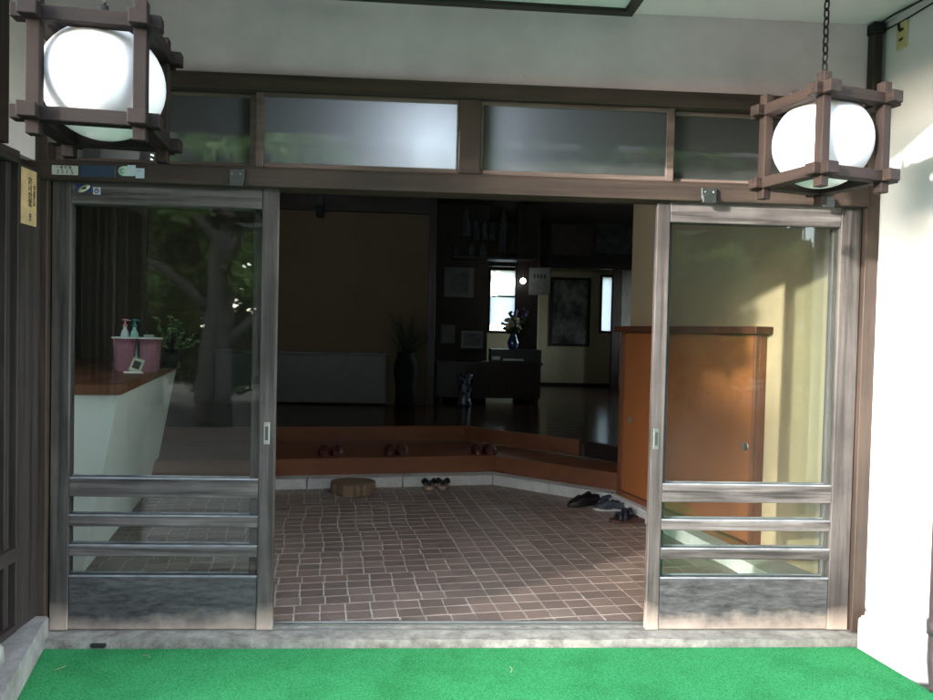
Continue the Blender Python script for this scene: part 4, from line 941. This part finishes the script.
def tree(lab, x, y, h, r, zlow, n, leaf, mat, tr=.13, lean=.2):
    t_ = thing('garden_tree', lab, 'tree', (x, y, GZ-.02), random.uniform(0, .4), 'garden trees')
    b = MB(); pts = [(lean*math.sin(f*3)*f, lean*.5*f, f*h*.75) for f in np.linspace(0, 1, 9)]
    b.tube(pts, [tr*(1.25-f*.95) for f in np.linspace(0, 1, 9)], 14)
    for k in range(7):
        f = .3+.09*k; p = Vector(pts[int(f*8)]); a = k*2.4; e = p+Vector((r*.7*math.cos(a), r*.7*math.sin(a), .16*h)); q_ = (p+e)/2+Vector((.08*math.sin(k*5), .08*math.cos(k*3), .14)); b.tube([p, q_, e], [tr*.45, tr*.28, tr*.08], 8)
    b.build('trunk', BARK, t_)
    cl = []
    for k in range(34):
        a = random.uniform(0, 6.28); q_ = math.sqrt(random.random())*r; z = random.uniform(zlow, h); fz = 1-.5*abs((z-zlow)/(h-zlow)-.4)
        cl.append((q_*fz*math.cos(a), q_*fz*math.sin(a), z, random.uniform(.22, .5)*r/1.6))
    me = crown_mesh('crown', n, cl, leaf, mat); o = bpy.data.objects.new('crown', me); COL.objects.link(o); o.parent = t_
tree('pale trunked tree reflected in the left door glass', -2.7, -6.6, 5.0, 1.7, 1.75, 9000, .10, LM, .20)
tree('low leafy tree reflected at the left of the left door glass', -4.6, -7.6, 4.2, 1.5, 1.2, 8000, .10, LM, .10)
tree('leafy tree filling the gap behind the pale trunked tree', -4.3, -9.0, 6.2, 2.0, 1.6, 13000, .10, LM, .12)
tree('broad dark tree opposite the doors', .3, -8.4, 6.5, 2.2, 1.0, 10000, .11, LM2, .16)
tree('rounded tree reflected in the right transom pane', 3.0, -7.6, 5.2, 1.8, .8, 9000, .10, LM2, .12)
tree('bushy tree between the rounded tree and the tall one', 4.7, -9.4, 5.0, 1.8, .8, 9000, .11, LM2, .10)
tree('tall tree at the far right of the garden', 5.8, -8.5, 6.0, 2.2, 1.0, 7000, .12, LM, .16)
tree('dark tree far behind the garden reflected in the left glass', -7.0, -12.5, 6.5, 2.2, .8, 7000, .13, LM2, .16)
tree('dense round tree at the far left of the garden, shading the left lantern', -11.15, -8.0, 4.9, 1.0, 3.3, 15000, .10, LM2, .08)  # unseen crown added to block the sun on the cupboard
tree('green tree beyond the far window of the hall', 3.2, 17.0, 5.0, 1.8, 1.4, 6000, .12, LM, .14)
# hedge
cl = [(x, -9.6+random.uniform(-.3, .3), random.uniform(.3, 3.0), .55) for x in np.linspace(-7.5, 8.5, 230)]
me = crown_mesh('hedge', 52000, cl, .09, LM2); o = bpy.data.objects.new('clipped_hedge', me); COL.objects.link(o); tag(o, 'long dark green hedge in front of the neighbouring house', 'hedge')
cl = [(x, -10.5+random.uniform(-.4, .4), random.uniform(.3, 3.3), .6) for x in np.linspace(-15, -4, 90)]
me = crown_mesh('tall_hedge', 22000, cl, .10, LM); o = bpy.data.objects.new('tall_hedge', me); COL.objects.link(o); tag(o, 'tall loose green hedge at the left of the garden, reflected in the left door glass', 'hedge')
# neighbouring house
t_ = thing('neighbour_house', 'pale two storey house opposite, reflected in the transom panes', 'house', (2.6, -14.5, GZ-.02))
b = MB(); b.box((-5.8, -4, 0), (5.8, 0, 5.4), .01); b.build('wall', plaster('house_wall', (.42, .40, .36)), t_)
b = MB(); b.prism([(-6.6, -4.8), (6.6, -4.8), (6.6, .9), (-6.6, .9)], 5.41, 5.6); b._add([(-6.6, .9, 5.6), (6.6, .9, 5.6), (6.6, -4.8, 5.6), (-6.6, -4.8, 5.6), (-6.0, -2, 7.0), (6.0, -2, 7.0)], [[0, 1, 5, 4], [3, 4, 5, 2][::-1], [0, 4, 3], [1, 2, 5]]); b.build('roof', plain('roof_tile', (.06, .06, .065), .5), t_)
for k in range(6):
    for z in (.8, 3.5):
        x = -5.0+k*1.75
        b = MB(); b.box((x, .0, z), (x+1.2, .05, z+.06)); b.box((x, .0, z+1.24), (x+1.2, .05, z+1.3)); b.box((x, .001, z+.06), (x+.06, .051, z+1.24)); b.box((x+1.14, .001, z+.06), (x+1.2, .051, z+1.24)); b.box((x+.57, .001, z+.06), (x+.63, .051, z+1.24)); wf = b.build('window', M['white'], t_)
        b = MB(); b.box((x+.06, .01, z+.06), (x+1.14, .02, z+1.24), 0); b.build('pane', plain('pane_sky%d' % k, (.35, .38, .40), .1, noise=.3, scale=1.5), wf)
